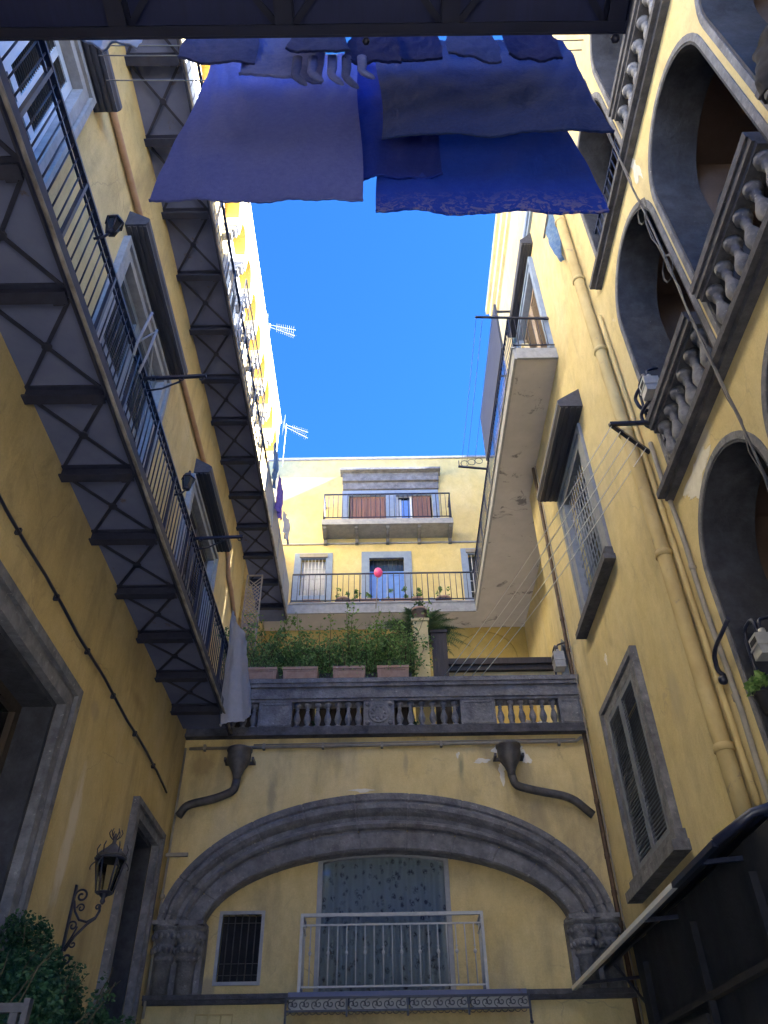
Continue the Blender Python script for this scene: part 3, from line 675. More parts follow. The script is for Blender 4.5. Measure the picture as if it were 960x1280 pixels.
hood(RW, 8.5, 10.86, 11.08, .40, gw, .42)
# shuttered window
sw = moulded(RW, SH[0], SH[1], SH[2], SH[3], .24).build('shuttered_window', 'stone', right); c = (SH[0]+SH[1])/2
MB().rect(RW, *SH, -.30, -.26).build('pane', 'darkshutter', sw)
for a, b in ((SH[0]+.01, c-.004), (c+.004, SH[1]-.01)):
    louvre(RW, a, b, SH[2]+.02, SH[3]-.01, .012, .05, .075, .048).build('shutter', 'greyshutter', sw)
m = MB(); m.rect(RW, SH[0]-.36, SH[1]+.36, 4.24, 4.36, -.05, .2); m.rect(RW, SH[0]-.32, SH[1]+.32, 4.36, 4.48, -.05, .13); m.build('window_sill', 'stone', sw)
# pointed opening by the terrace
pw = MB().poly(RW, PW, [[(12.17, 7.2), (12.73, 7.2), (12.73, 8.72), (12.45, 8.98), (12.17, 8.72)]], -.1, .02).build('pointed_window', 'greyshutter', right)
MB().poly(RW, PW, [], -.3, -.25).build('pane', 'glass', pw)
# upper balcony door
ud = moulded(RW, UD[0], UD[1], UD[2], UD[3], .2).build('upper_balcony_door', 'blueframe', right)
MB().rect(RW, *UD, -.30, -.26).build('pane', 'glass', ud); c = (UD[0]+UD[1])/2
for a, b in ((UD[0]+.02, c-.005), (c+.005, UD[1]-.02)): louvre(RW, a, b, UD[2]+.05, UD[3]-.02, -.12, .045, .09, .07).build('shutter', 'trellis', ud)
hood(RW, 8.85, 11.3, 16.62, .26, ud, .4)
m = MB(); m.rect(RW, 10.55, 12.3, 13.4, 15.4, 0.02, .12); m.rect(RW, 10.6, 12.25, 15.4, 15.48, 0.02, .16); m.build('panel_cupboard', 'cream', right)

# wrap-around upper balcony: right arm belongs to the right building, back arm to the back building
XO = 2.53
def slab_balcony(parent, x0, x1, y0, y1, z, name):
    b = MB().box(x0, x1, y0, y1, z, z+.2).build(name, 'soffit', parent); return b
rbal = slab_balcony(right, XO+.02, XR-.003, 9.08, 12.95, 13.02, 'upper_balcony')
MB().box(XO+.02, XC-.003, 12.952, 18.28, 13.02, 13.22).build('balcony_slab', 'soffit', rbal)
m = MB(); m.box(XO-.03, XO+.018, 9.05, 17.42, 13.0, 13.29); m.box(XO-.06, XO+.018, 9.03, 17.42, 13.29, 13.33); m.box(XO+.018, XR-.004, 9.03, 9.077, 13.0, 13.29); m.build('stone_edge', 'greystone', rbal)
m = MB(); zt = 14.28
m.box(XO-.02, XO+.02, 9.06, 17.45, zt-.03, zt); m.box(XO-.012, XO+.012, 9.06, 17.45, 13.41, 13.43)
m.box(XO, XR-.004, 9.05, 9.08, zt-.03, zt); m.box(XO, XR-.004, 9.055, 9.075, 13.41, 13.43)
for i in range(66): y = 9.07+i*.127; m.tube([(XO, y, 13.33 if i % 8 == 0 else 13.42), (XO, y, zt-.02)], .014 if i % 8 == 0 else .008, 6)
for i in range(1, 7): x = XO+.11*i; m.tube([(x, 9.065, 13.42), (x, 9.065, zt-.02)], .008, 6)
m.build('railing', 'iron', rbal)

# ================================================================== BACK BUILDING
back = thing('rooftop_building', 'lemon yellow building facing the yard across the terrace, flat roof against the sky', 'building', (0, YB, 0))
W1 = (-2.35, -1.63, 14.15, 15.5); DR = (-.35, .66, 13.25, 15.5); W3 = (2.55, 3.3, 14.0, 15.6); UU = (-.98, 1.6, 16.45, 18.1); GA = arch(2.0, 3.6, 7.11, 12.9, 18)
MB().poly(BW, R4(-4.2, 4.4, 13.1, 19.5), [R4(*W1), R4(*DR), R4(*W3), R4(*UU)], -.4, 0).build('wall', 'plaster_back', back)
MB().poly(BW, R4(-4.2, 4.4, 0, 13.1), [GA], -.4, 0).build('terrace_wall', 'ochre', back)
MB().box(-4.2, 4.4, 18.7, 24, 19.2, 19.5).build('roof', 'slab', back)
MB().box(-4.2, 4.4, 24, 24.3, 0, 19.5).build('rear_wall', 'plaster_back', back)
MB().box(-4.25, 4.45, YB-.07, YB+.3, 19.505, 19.58).build('roof_coping', 'greystone', back)
MB().poly(BW, arch(1.98, 3.62, 7.11, 12.92, 18), [], -.38, -.06).build('blind_arch', 'ochre', back)
m = MB(); m.box(-3.2, 3.85, YB-.04, YB, 15.98, 16.03); m.build('string_course', 'greystone', back)
for q, nm, w in ((W1, 'barred_window', .2), (DR, 'blue_door', .23), (W3, 'side_window', .2)):
    s = MB(); ring(BW, q[0]-w, q[1]+w, q[2]-(w if nm != 'blue_door' else 0), q[3]+w*.8, w, -.05, .03, s, 0 if nm == 'blue_door' else w); s = s.build(nm, 'blueframe', back)
    if nm == 'blue_door':
        m = MB(); c = (q[0]+q[1])/2
        for a, b in ((q[0], c-.005), (c+.005, q[1])):
            m.rect(BW, a, b, q[2], 15.08, -.2, -.15); ring(BW, a+.07, b-.07, 13.4, 14.95, .03, -.15, -.13, m)
        m.build('door_leaf', 'bluewood', s); MB().rect(BW, q[0], q[1], 15.09, q[3], -.2, -.17).build('pane', 'glass', s)
        m = MB()
        for i in range(1, 9): u = q[0]+(q[1]-q[0])*i/9; m.tube([BW.P(u, 15.09, -.1), BW.P(u, q[3], -.1)], .008, 5)
        m.build('fanlight_bars', 'iron', s)
    else:
        MB().rect(BW, q[0], q[1], q[2], q[3], -.25, -.2).build('pane', 'whitecloth' if nm == 'barred_window' else 'glass', s)
        m = MB()
        for i in range(1, 7): u = q[0]+(q[1]-q[0])*i/7; m.tube([BW.P(u, q[2], -.04), BW.P(u, q[3], -.04)], .012, 6)
        for v in (q[2]+.25, q[2]+.62, q[2]+.95): m.bar(BW.P(q[0], v, -.04), BW.P(q[1], v, -.04), .025, .01)
        for i in range(3): u = q[0]+.15+i*.2; ring(BW, u, u+.12, q[2]+.3, q[2]+.58, .012, -.045, -.03, m)
        m.build('window_bars', 'whitepaint', s)
        MB().rect(BW, q[0]-.05, q[1]+.05, q[3]-.02, q[3]+.1, 0.031, .08).build('blind_box', 'greypipe', s)
# top floor opening with brown shutters and blue panel
uw = MB(); ring(BW, UU[0]-.22, UU[1]+.22, UU[2], UU[3]+.02, .2, -.05, .04, uw, 0); uw.rect(BW, .17, .48, UU[2], UU[3]-.001, -.3, .03); uw = uw.build('top_floor_window', 'blueframe', back)
MB().rect(BW, UU[0], UU[1], UU[2], UU[3], -.36, -.33).build('pane', 'glass', uw)
for a, b in ((-.96, -.40), (-.39, .165), (1.0, 1.56)):
    m = MB(); n = 6
    for i in range(n): u = a+(b-a)*i/n; m.rect(BW, u+.004, u+(b-a)/n-.004, UU[2]+.02, UU[3]-.1, -.12, -.06)
    m.rect(BW, a, b, UU[2]+.3, UU[2]+.4, -.15, -.12); m.build('shutter', 'brownwood', uw)
ring(BW, .49, .98, UU[2]+.02, UU[3]-.1, .06, -.14, -.08).build('door_frame', 'whitepaint', uw)
MB().rect(BW, .66, .915, UU[2]+.08, UU[3]-.25, -.2, -.16).build('blue_panel', 'bluewood', uw); MB().rect(BW, .555, .655, UU[2]+.08, UU[3]-.2, -.2, -.17).build('white_panel', 'whitepaint', uw)
m = MB(); m.rect(BW, -1.2, 1.86, 18.42, 18.74, 0, .18); m.rect(BW, -1.27, 1.92, 18.74, 18.82, 0, .36); m.rect(BW, -1.18, 1.84, 18.14, 18.42, 0, .09)
m.build('window_hood', 'stone', uw)
tb = MB().box(-1.74, 2.14, 17.6, YB, 16.2, 16.4).build('top_balcony', 'greystone', back)
for x in (-1.66, -.72, .20, 1.14, 2.06):
    m = MB(); pr = [(0, 15.95), (.10, 15.95), (.16, 16.05), (.40, 16.08), (.60, 16.14), (.62, 16.199), (0, 16.199)]; n = len(pr)
    m.add([BW.P(x-.05, b, a) for a, b in pr]+[BW.P(x+.05, b, a) for a, b in pr], [tuple(range(n)), tuple(range(2*n-1, n-1, -1))]+[(i, (i+1) % n, n+(i+1) % n, n+i) for i in range(n)])
    m.build('bracket', 'stone', tb)
def front_rail(x0, x1, y, yb, z0, z1, pitch, parent, mat='iron'):
    m = MB(); m.box(x0, x1, y-.018, y+.018, z1-.03, z1); m.box(x0, x1, y-.012, y+.012, z0+.08, z0+.1)
    n = round((x1-x0)/pitch)
    for i in range(n+1):
        x = x0+(x1-x0)*i/n; m.tube([(x, y, z0 if i % 6 == 0 else z0+.09), (x, y, z1-.01)], .014 if i % 6 == 0 else .009, 6)
    if yb:
        for x in (x0, x1):
            m.box(x-.018, x+.018, y, yb, z1-.03, z1); m.box(x-.012, x+.012, y, yb, z0+.08, z0+.1)
            for i in range(1, 5): m.tube([(x, y+(yb-y)*i/5, z0+.09), (x, y+(yb-y)*i/5, z1-.01)], .009, 6)
    return m.build('railing', mat, parent)
front_rail(-1.7, 2.1, 17.64, YB-.005, 16.4, 17.42, .14, tb)
bb = slab_balcony(back, -3.5, XO+.017, 17.48, YB-.002, 13.02, 'lower_balcony')
m = MB(); m.box(-3.2, XO-.035, 17.43, 17.478, 13.0, 13.29); m.box(-2.5, XO-.065, 17.40, 17.478, 13.29, 13.33); m.build('stone_edge', 'greystone', bb)
front_rail(-2.45, XO-.03, 17.45, None, 13.33, 14.3, .155, bb)

# ================================================================== GALLERY BUILDING behind the camera
gal = thing('gallery_building', 'shaded building overhead whose steel gallery crosses the top of the view', 'building', (0, -.6, 0))
MB().poly(Plane('F', -.5), R4(-9, 6.4, 0, 8.6), [arch(-1.6, 1.6, .01, 4.2)], 0, .3).build('wall', 'plaster_left', gal)  # unseen rear wall cut low to let skylight into the yard
GX0, GX1 = -2.40, 1.55
gb = MB().box(GX0, GX1, -.5, 1.735, 7.12, 7.22).build('steel_gallery', 'galleryslab', gal)
gx = [GX1-.06-i*1.02 for i in range(4)]
for x in gx:
    m = MB(); m.box(x-.055, x+.055, -.5, 1.72, 6.98, 7.0); m.box(x-.012, x+.012, -.5, 1.72, 7.0, 7.1); m.box(x-.055, x+.055, -.5, 1.72, 7.1, 7.118); m.build('beam', 'gallerybeam', gb)
for a, c in zip(gx, gx[1:]):
    for ya, yb in ((.62, 1.70), (-.46, .6)):
        m = MB(); m.bar((a-.06, ya, 7.06), (c+.06, yb, 7.06), .04, .012); m.bar((c+.06, ya, 7.075), (a-.06, yb, 7.075), .04, .012); m.build('cross_brace', 'gallerybeam', gb)
m = MB(); m.box(GX0, GX1+.014, 1.735, 1.75, 6.97, 7.24); m.box(GX0, GX1+.014, 1.68, 1.735, 6.975, 6.99); m.box(GX1, GX1+.014, -.5, 1.735, 6.97, 7.24)
m.ball((1.50, 1.77, 6.96), .03, 6); m.ball((-.05, 1.77, 6.96), .025, 6); m.build('edge_beam', 'gallerybeam', gb)
m = MB(); m.box(GX0, GX1, 1.70, 1.73, 8.12, 8.15); m.box(GX1-.03, GX1, -.5, 1.7, 8.12, 8.15)
for i in range(34): x = GX0+.02+i*.116; m.tube([(x, 1.715, 7.22), (x, 1.715, 8.13)], .009, 6)
m.build('railing', 'iron', gb)

# ================================================================== LAUNDRY over the yard
def sheet(name, mat, corners, label, cat, group, fold=.05, waves=5, nu=56, nv=44, sag=.06, seed=0, hem=True, slope=.05):
    """hanging cloth: corners tl, tr, br, bl; folds run down from the pegs"""
    rnd = random.Random(seed); tl, tr, br, bl = map(Vector, corners); m = MB(); vs = []; fs = []
    ph = [rnd.uniform(0, 6.3) for _ in range(6)]
    nrm = (tr-tl).cross(bl-tl).normalized()
    for j in range(nv+1):
        v = j/nv
        for i in range(nu+1):
            u = i/nu; p = (tl*(1-u)+tr*u)*(1-v)+(bl*(1-u)+br*u)*v
            peg = abs(sin(u*pi*3)); dz = -sag*peg*(1-v)
            k = fold*(.35+.65*v)
            o = k*(sin(u*waves*2*pi+ph[0]+v*.9)+.5*sin(u*waves*4.3*pi+ph[1]-v*1.4)+.35*sin(u*3+v*7+ph[2])) + .010*sin(((u-.5)**2*7+v*2.2)*9+ph[3])*(1.1-v)+.004*sin(v*31+u*17+ph[5])
            p = p+nrm*o+Vector((0, 0, dz+.012*sin(u*waves*2*pi+ph[4])*v-.02*sin(pi*u)*v))
            p += Vector((.018*sin(v*6+ph[5])*(u-.5)*2, 0, 0)); vs.append(p)
    q = nu+1
    for j in range(nv):
        for i in range(nu): fs.append((j*q+i, j*q+i+1, (j+1)*q+i+1, (j+1)*q+i))
    m.add(vs, fs, True)
    o = m.build(name, mat, None, raw=True); tag(o, label, cat, group)
    if hem:
        h = MB(); h.tube([vs[nv*q+i]+Vector((0, 0, -.008+(.006*sin(i*2.1)))) for i in range(nu+1)], .011, 6); h.build('hem', mat, o)
    return o
LG = 'laundry hung over the yard'
sheet('bed_sheet', 'lav', ((-1.42, 2.6, 9.22), (-.14, 2.6, 9.22), (-.10, 2.58, 6.58), (-1.53, 2.62, 6.66)), 'pale lavender bed sheet, leftmost and widest of the big hanging cloths', 'sheet', LG, .011, 2.2, seed=1)
sheet('bed_sheet', 'royal', ((-.27, 2.70, 9.3), (.45, 2.70, 9.3), (.5, 2.72, 7.16), (-.26, 2.70, 7.12)), 'narrow royal blue sheet between the lavender sheet and the slate blue one', 'sheet', LG, .014, 1.4, seed=2)
sheet('bed_sheet', 'teal', ((.02, 2.52, 9.22), (1.66, 2.52, 9.2), (1.71, 2.46, 7.28), (.05, 2.52, 7.36)), 'dark slate blue sheet hanging in front of the bright blue bedspread', 'sheet', LG, .012, 1.9, seed=3)
sheet('bedspread', 'bright', ((.06, 2.82, 9.25), (1.55, 2.82, 9.25), (1.585, 2.72, 6.62), (.01, 2.72, 6.66)), 'bright blue bedspread with a patterned border along its lower hem', 'bedspread', LG, .010, 2.1, seed=4)
small = [  # x0, x1, zb, y, material, label, name
    (-1.42, -.86, 7.72, 2.13, 'greyshirt', 'grey shirt hanging upside down over the left corner of the lavender sheet', 'shirt'),
    (-.98, -.36, 7.55, 2.18, 'paleshirt', 'pale shirt with a creased hem, hung before the middle of the lavender sheet', 'shirt'),
    (-.62, -.18, 7.70, 2.06, 'greyshirt', 'short grey vest just above the row of hanging socks', 'vest'),
    (-.20, .18, 7.68, 2.13, 'navyshirt', 'navy shirt hanging where the lavender and royal blue sheets meet', 'shirt'),
    (.08, .52, 7.93, 2.2, 'navyshirt', 'navy towel under the gallery edge, left of two above the slate sheet', 'towel'),
    (.54, .96, 7.93, 2.2, 'greyshirt', 'grey towel under the gallery edge, middle one above the slate sheet', 'towel'),
    (.98, 1.42, 7.90, 2.2, 'navyshirt', 'navy towel under the gallery edge, right above the slate sheet', 'towel')]
for i, (a, b, zb, y, mt, lb, nm) in enumerate(small):
    sheet(nm, mt, ((a+.05, y, 8.6), (b-.05, y, 8.6), (b, y+.03, zb+.02), (a, y-.02, zb)), lb, nm, LG, .014, .9, 26, 20, .03, 20+i)
def sock(x, y, zt, ln, lb, mt):
    m = MB(); m.tube([(x, y, zt), (x+.005, y, zt-ln*.4), (x, y, zt-ln*.62), (x+.02, y, zt-ln*.75), (x+.06, y, zt-ln*.9), (x+.085, y, zt-ln)], [.035, .034, .03, .034, .03, .012], 8)
    for i, v in enumerate(m.v): m.v[i] = (v[0], y+(v[1]-y)*.45, v[2])
    tag(m.build('sock', mt), lb, 'sock', 'socks on the line')
sock(-.55, 2.12, 7.72, .50, 'grey sock at the left end of the sock row', 'greyshirt')
sock(-.44, 2.12, 7.72, .44, 'short pale sock beside the leftmost grey one', 'paleshirt')
sock(-.30, 2.12, 7.72, .50, 'pale sock third along the row, left of the longest', 'paleshirt')
sock(-.20, 2.12, 7.72, .56, 'longest grey sock, hanging lowest of the row', 'greyshirt')
sock(-.09, 2.12, 7.72, .40, 'short sock at the right end of the row beside the royal blue sheet', 'paleshirt')
for y, z, nm in ((2.6, 9.2, 'line carrying the lavender sheet'), (2.52, 9.2, 'line carrying the slate blue sheet'), (2.82, 9.24, 'line carrying the bright blue bedspread'), (2.13, 8.59, 'line carrying the small shirts and socks')):
    tag(MB().tube([(-2.45+4.3*i/20, y, z-.05*sin(pi*i/20)) for i in range(21)], .006, 5).build('clothesline', 'greypipe'), nm+' overhead', 'clothesline', 'overhead clotheslines')
sheet('pillowcase', 'whitecloth', ((-2.36, 2.15, 8.75), (-1.85, 2.15, 8.75), (-1.80, 2.2, 8.18), (-2.38, 2.2, 8.42)), 'white pillowcase poking out under the gallery edge at the top left', 'pillowcase', LG, .03, 1.5, 30, 20, .03, 40)
sheet('wall_cloth', 'bluecloth', ((XR-.08, 7.95, 15.35), (XR-.08, 7.15, 15.35), (XR-.10, 7.40, 13.75), (XR-.10, 7.50, 13.70)), 'blue patterned cloth hanging to a point against the right wall', 'cloth', None, .04, 2, 24, 30, .02, 41, False)
tag(MB().box(XR-.1, XR-.06, 7.1, 8.0, 15.33, 15.37).build('cloth_pole', 'greypipe'), 'thin pole on the right wall carrying the blue patterned cloth', 'pole')
sheet('towel', 'palecloth', ((-2.46, 10.6, 8.68), (-2.34, 11.75, 8.74), (-2.10, 11.75, 7.35), (-2.50, 10.85, 6.75)), 'white towel draped over the far end of the lower left railing', 'towel', None, .05, 1.6, 30, 36, .03, 42)
tag(sheet('purple_cloth', 'purplecloth', ((-2.42, 13.6, 14.5), (-2.40, 14.2, 14.5), (-2.38, 14.25, 13.5), (-2.42, 13.6, 13.4)), 'violet cloth on the far end of the upper left railing', 'cloth', None, .04, 2, 20, 20, .02, 43, False))
sheet('cloth', 'bluecloth', ((-2.41, 12.6, 14.6), (-2.41, 13.2, 14.6), (-2.40, 13.2, 13.6), (-2.42, 12.6, 13.7)), 'blue cloth on the upper left railing beside the violet one', 'cloth', None, .04, 2, 20, 20, .02, 44, False)
sheet('cloth', 'whitecloth', ((-2.36, 14.5, 14.1), (-2.28, 15.0, 14.1), (-2.24, 15.0, 13.4), (-2.34, 14.5, 13.4)), 'white cloth at the end of the upper left railing', 'cloth', None, .04, 2, 20, 20, .02, 45, False)

# ================================================================== FIXTURES ON THE LEFT
def arm(y, label):
    m = MB(); z = 8.12
    m.bar((-2.52, y, z), (-1.84, y-.03, z), .035, .03); m.tube([(-2.46, y+.03, z-.16), (-2.3, y+.02, z-.14), (-2.12, y+.01, z-.04)], .011, 6)
    for x in (-2.4, -2.1, -1.88): m.tube([(x+.025*cos(a*pi/5), y-.02, z-.035+.025*sin(a*pi/5)) for a in range(11)], .006, 5)
    tag(m.build('laundry_bracket', 'iron'), label, 'clothesline arm', 'iron arms on the lower left railing')
arm(5.38, 'iron clothesline arm on the lower left railing, nearer of two'); arm(8.12, 'iron clothesline arm on the lower left railing, farther of two')
m = MB()
for k in range(2):
    y = 4.9+k*.22; m.tube([(-2.46, y, 7.9)]+[(-2.46+.03*k, y+.0, 8.15), (-2.40, y, 8.62), (-2.45, y+.1, 8.72)], .016, 6)
m.tube([(-2.47, 4.9, 8.1), (-2.44, 5.15, 8.62), (-2.46, 5.4, 8.1)], .014, 6)
tag(m.build('handrail_hoop', 'greypaint'), 'pale bent hoop rising from the lower left railing', 'hoop')
def wall_lamp(x, y, z, label):
    t = thing('small_lantern', label, 'lantern', (x, y, z), 'small lanterns on the lower left railing')
    m = MB(); m.tube([(x-.05, y, z-.1), (x+.04, y, z-.06), (x+.08, y, z)], .012, 6); m.build('bracket', 'iron', t)
    MB().lathe((x+.08, y, z), [(.04, 0), (.07, .15), (.07, .16)], 6, smooth=False).build('lamp_glass', 'glass', t)
    m = MB(); m.lathe((x+.08, y, z+.16), [(.09, 0), (.06, .06), (.02, .10), (.012, .14)], 6, smooth=False); m.lathe((x+.08, y, z-.02), [(.02, 0), (.05, .02)], 6)
    for i in range(6): a = i*pi/3; m.tube([(x+.08+.042*cos(a), y+.042*sin(a), z), (x+.08+.073*cos(a), y+.073*sin(a), z+.16)], .007, 4)
    m.build('lamp_cage', 'iron', t)
wall_lamp(-2.44, 3.62, 8.0, 'small black lantern on the lower left railing, nearer one'); wall_lamp(-2.44, 7.0, 8.0, 'small black lantern on the lower left railing, farther one')
tag(MB().tube([(XL+.05, 1.5+i*.45, 11.44) for i in range(26)]+[(XL+.05, 12.85, 11.40), (XL+.05, 13.1, 11.1), (XL+.05, 13.5, 11.05), (XL+.05, 14.3, 10.7)], .045, 8).build('wall_pipe', 'pinkpipe'), 'terracotta coloured pipe running under the upper left balcony', 'pipe')
m = MB().tube([(XL+.035, 2+i*.5, 5.97+.015*sin(i*1.7)) for i in range(18)]+[(XL+.035, 10.6, 5.97), (XL+.035, 11.3, 5.92)], .016, 6)
for i in range(9): m.box(XL, XL+.05, 2.2+i*1.03, 2.23+i*1.03, 5.94, 6.0)
tag(m.build('wall_cable', 'iron'), 'black cable sagging along the left wall above the doorways', 'cable')
m = MB().tube([(XL+.05, 11.9, z) for z in (3.2, 4, 4.6, 4.72)]+[(XL+.05, 11.9, 5.0), (XL+.05, 11.9, 6.86)], .018, 6); m.box(XL+.02, XL+.34, 11.84, 11.88, 5.19, 5.24); m.ball((XL+.06, 11.88, 4.66), .04, 6)
tag(m.build('corner_conduit', 'greypipe'), 'thin conduit up the left corner of the arch wall', 'conduit')
# ornate wall lantern
YL = 8.65
lt = thing('wall_lantern', 'black wrought iron lantern on a scrolled bracket beside the narrow left doorway', 'lantern', (XL, YL, 3.3))
m = MB(); m.box(XL, XL+.02, YL-.02, YL+.02, 3.22, 3.95)
def sc(pts, r=.011): m.tube([(p[0], YL, p[1]) for p in pts], r, 6)
sc([(XL+.03, 3.34), (XL+.10, 3.47), (XL+.20, 3.58), (XL+.27, 3.63), (XL+.30, 3.70), (XL+.29, 3.76)], .014)
sc([(XL+.02, 3.80), (XL+.05, 3.70), (XL+.11, 3.62), (XL+.19, 3.60), (XL+.27, 3.64)], .012)
sc(spiral(XL+.085, 3.845, .07, 1.35, -1, pi, 26)); sc(spiral(XL+.105, 3.73, .045, 1.2, -1, pi, 20), .008)
sc(spiral(XL+.065, 3.275, .055, 1.35, 1, pi, 26)); sc(spiral(XL+.10, 3.40, .035, 1.1, 1, pi*.8, 18), .008)
sc(spiral(XL+.06, 3.565, .05, 1.2, -1, pi, 22), .009); sc([(XL+.02, 3.36), (XL+.07, 3.46), (XL+.11, 3.56)], .009)
sc(spiral(XL+.275, 3.735, .03, 1.2, 1, 0, 18), .008)
m.build('bracket', 'iron', lt)
lx = XL+.31; m = MB()
m.lathe((lx, YL, 3.76), [(.012, 0), (.03, .03), (.018, .06), (.05, .09), (.055, .11)], 8)
for i in range(6):
    a = i*pi/3+.2; m.tube([(lx+.085*cos(a), YL+.085*sin(a), 3.87), (lx+.15*cos(a), YL+.15*sin(a), 4.19)], .010, 5)
    m.tube([(lx+(.12+.04*sin(k*.9))*cos(a), YL+(.12+.04*sin(k*.9))*sin(a), 4.20+.05*k) for k in range(4)], .007, 5)
    m.tube([(lx+(.155+.04*sin(pi*k/6))*cos(a), YL+(.155+.04*sin(pi*k/6))*sin(a), 4.17-.02*k) for k in range(5)], .007, 5)
    m.tube([(lx+(.02+.05*sin(k*.8))*cos(a), YL+(.02+.05*sin(k*.8))*sin(a), 4.40+.035*k) for k in range(4)], .006, 5)
m.lathe((lx, YL, 3.86), [(.083, 0), (.095, .012), (.083, .02)], 12); m.lathe((lx, YL, 4.185), [(.15, 0), (.175, .012), (.15, .03)], 12)
m.build('lamp_cage', 'iron', lt)
MB().lathe((lx, YL, 3.875), [(.078, 0), (.142, .31)], 6, smooth=False).build('lamp_glass', 'pane', lt)
MB().lathe((lx, YL, 4.215), [(.165, 0), (.14, .04), (.07, .10), (.022, .15), (.022, .19), (.012, .25)], 12).build('lamp_roof', 'lead', lt)
# hedge at lower left with railing
hd = thing('hedge', 'dark green bush behind a slatted railing at the lower left', 'bush', (-2.6, 6.0, 0))
cs = []
for i in range(220):
    x = random.uniform(-3.1, -1.96); y = random.uniform(4.7, 7.3); zt = 2.90-.60*(x+2.7)+.09*sin(y*4+x*7)+(y-6)*.10
    cs.append(((x, y, random.uniform(1.5, zt-.08)), random.uniform(.09, .2)))
leaves(80000, clumps(cs, .05), .035, 'leafdark', 'foliage', hd)
twigs(hd, -3.05, -2.05, 4.8, 7.2, 2.2, 2.84, 70, 'leafdark', .034, 40, .08)
m = MB()
for i in range(40): c = random.choice(cs)[0]; m.tube([(c[0]*.8-.45, c[1], .6), (c[0], c[1]+.05, c[2]-.2), (c[0]+random.uniform(-.1, .1), c[1]+random.uniform(-.1, .1), c[2]+.1)], [.014, .008, .003], 5)
m.build('branches', 'stem', hd)
MB().box(-3.15, -1.95, 4.6, 7.7, 0, .7).build('planter', 'darkstone', hd)
m = MB()
for i in range(5): x = -2.24+i*.1; m.box(x-.02, x+.02, 4.50, 4.53, .9, 2.27)
m.box(-2.3, -1.80, 4.49, 4.54, 2.24, 2.28); m.box(-2.3, -1.80, 4.49, 4.54, 1.2, 1.25); m.box(-2.3, -2.26, 4.49, 4.54, 0, 2.33); m.box(-1.80, -1.77, 4.49, 4.54, 0, 2.30)
tag(m.build('picket_panel', 'lead'), 'dark slatted railing in front of the bush at the lower left', 'railing')

# ================================================================== FIXTURES ON THE ARCH WALL
def funnel(x, path, label):
    t = thing('rain_funnel', label, 'rain funnel', (x, YA-.2, 6.3), 'lead rain funnels under the terrace')
    y = YA-.2
    MB().lathe((x, y, 6.28), [(.06, 0), (.065, .07), (.10, .16), (.17, .28), (.185, .34), (.185, .46), (.20, .47), (.20, .50)], 18).build('hopper', 'lead', t)
    m = MB(); m.box(x-.24, x+.24, YA-.04, YA-.001, 6.60, 6.65); m.box(x-.235, x-.20, y-.02, YA-.04, 6.6, 6.65); m.box(x+.20, x+.235, y-.02, YA-.04, 6.6, 6.65); m.build('strap', 'lead', t)
    MB().tube(path, .062, 10).build('spout_pipe', 'lead', t)
def bez(pts, n=5):
    out = [Vector(pts[0])]
    for i in range(1, len(pts)-1):
        a, b, c = Vector(pts[i-1]), Vector(pts[i]), Vector(pts[i+1]); p, q = b+(a-b)*.35, b+(c-b)*.35
        for k in range(n+1): t = k/n; out.append(p*(1-t)**2+b*2*t*(1-t)+q*t*t)
    return out+[Vector(pts[-1])]
ya = YA-.11
funnel(-2.28, bez([(-2.28, YA-.2, 6.3), (-2.31, YA-.16, 6.13), (-2.62, ya, 6.03), (-3.02, ya, 5.95), (-3.12, ya, 5.78)]), 'lead rain funnel with a pipe bending left, under the terrace')
funnel(1.97, bez([(1.97, YA-.2, 6.3), (2.02, YA-.16, 6.15), (2.3, ya, 6.09), (2.85, ya, 5.98), (3.14, ya, 5.70)]), 'lead rain funnel with a pipe bending right, under the terrace')
m = MB().tube([(XL+.1, YA-.05, 6.87), (3.1, YA-.05, 6.90), (3.2, YA-.05, 6.97)], .026, 8); m.tube([(-2.1, YA-.03, 6.93), (3.1, YA-.03, 6.95)], .012, 6)
for i in range(7): m.box(-2.9+i*.95, -2.86+i*.95, YA-.08, YA, 6.84, 6.93)
tag(m.build('conduit', 'greypipe'), 'pale conduit running along the top of the arch wall', 'conduit')
m = MB(); ring(AW, -2.52, -2.02, 3.02, 3.25, .015, 0, .02, m); m.rect(AW, -2.36, -2.34, 3.03, 3.24, 0, .02); m.rect(AW, -2.19, -2.17, 3.03, 3.24, 0, .02)
tag(m.build('meter_hatch', 'beigepipe'), 'row of small ochre hatch doors under the small barred window', 'hatch')
m = MB(); ring(AW, .0, .4, 2.8, 3.02, .03, 0, .03, m); m.rect(AW, .03, .37, 2.83, 2.99, .0, .01)
tag(m.build('vent_grille', 'iron'), 'dark vent under the small white railed balcony', 'vent')

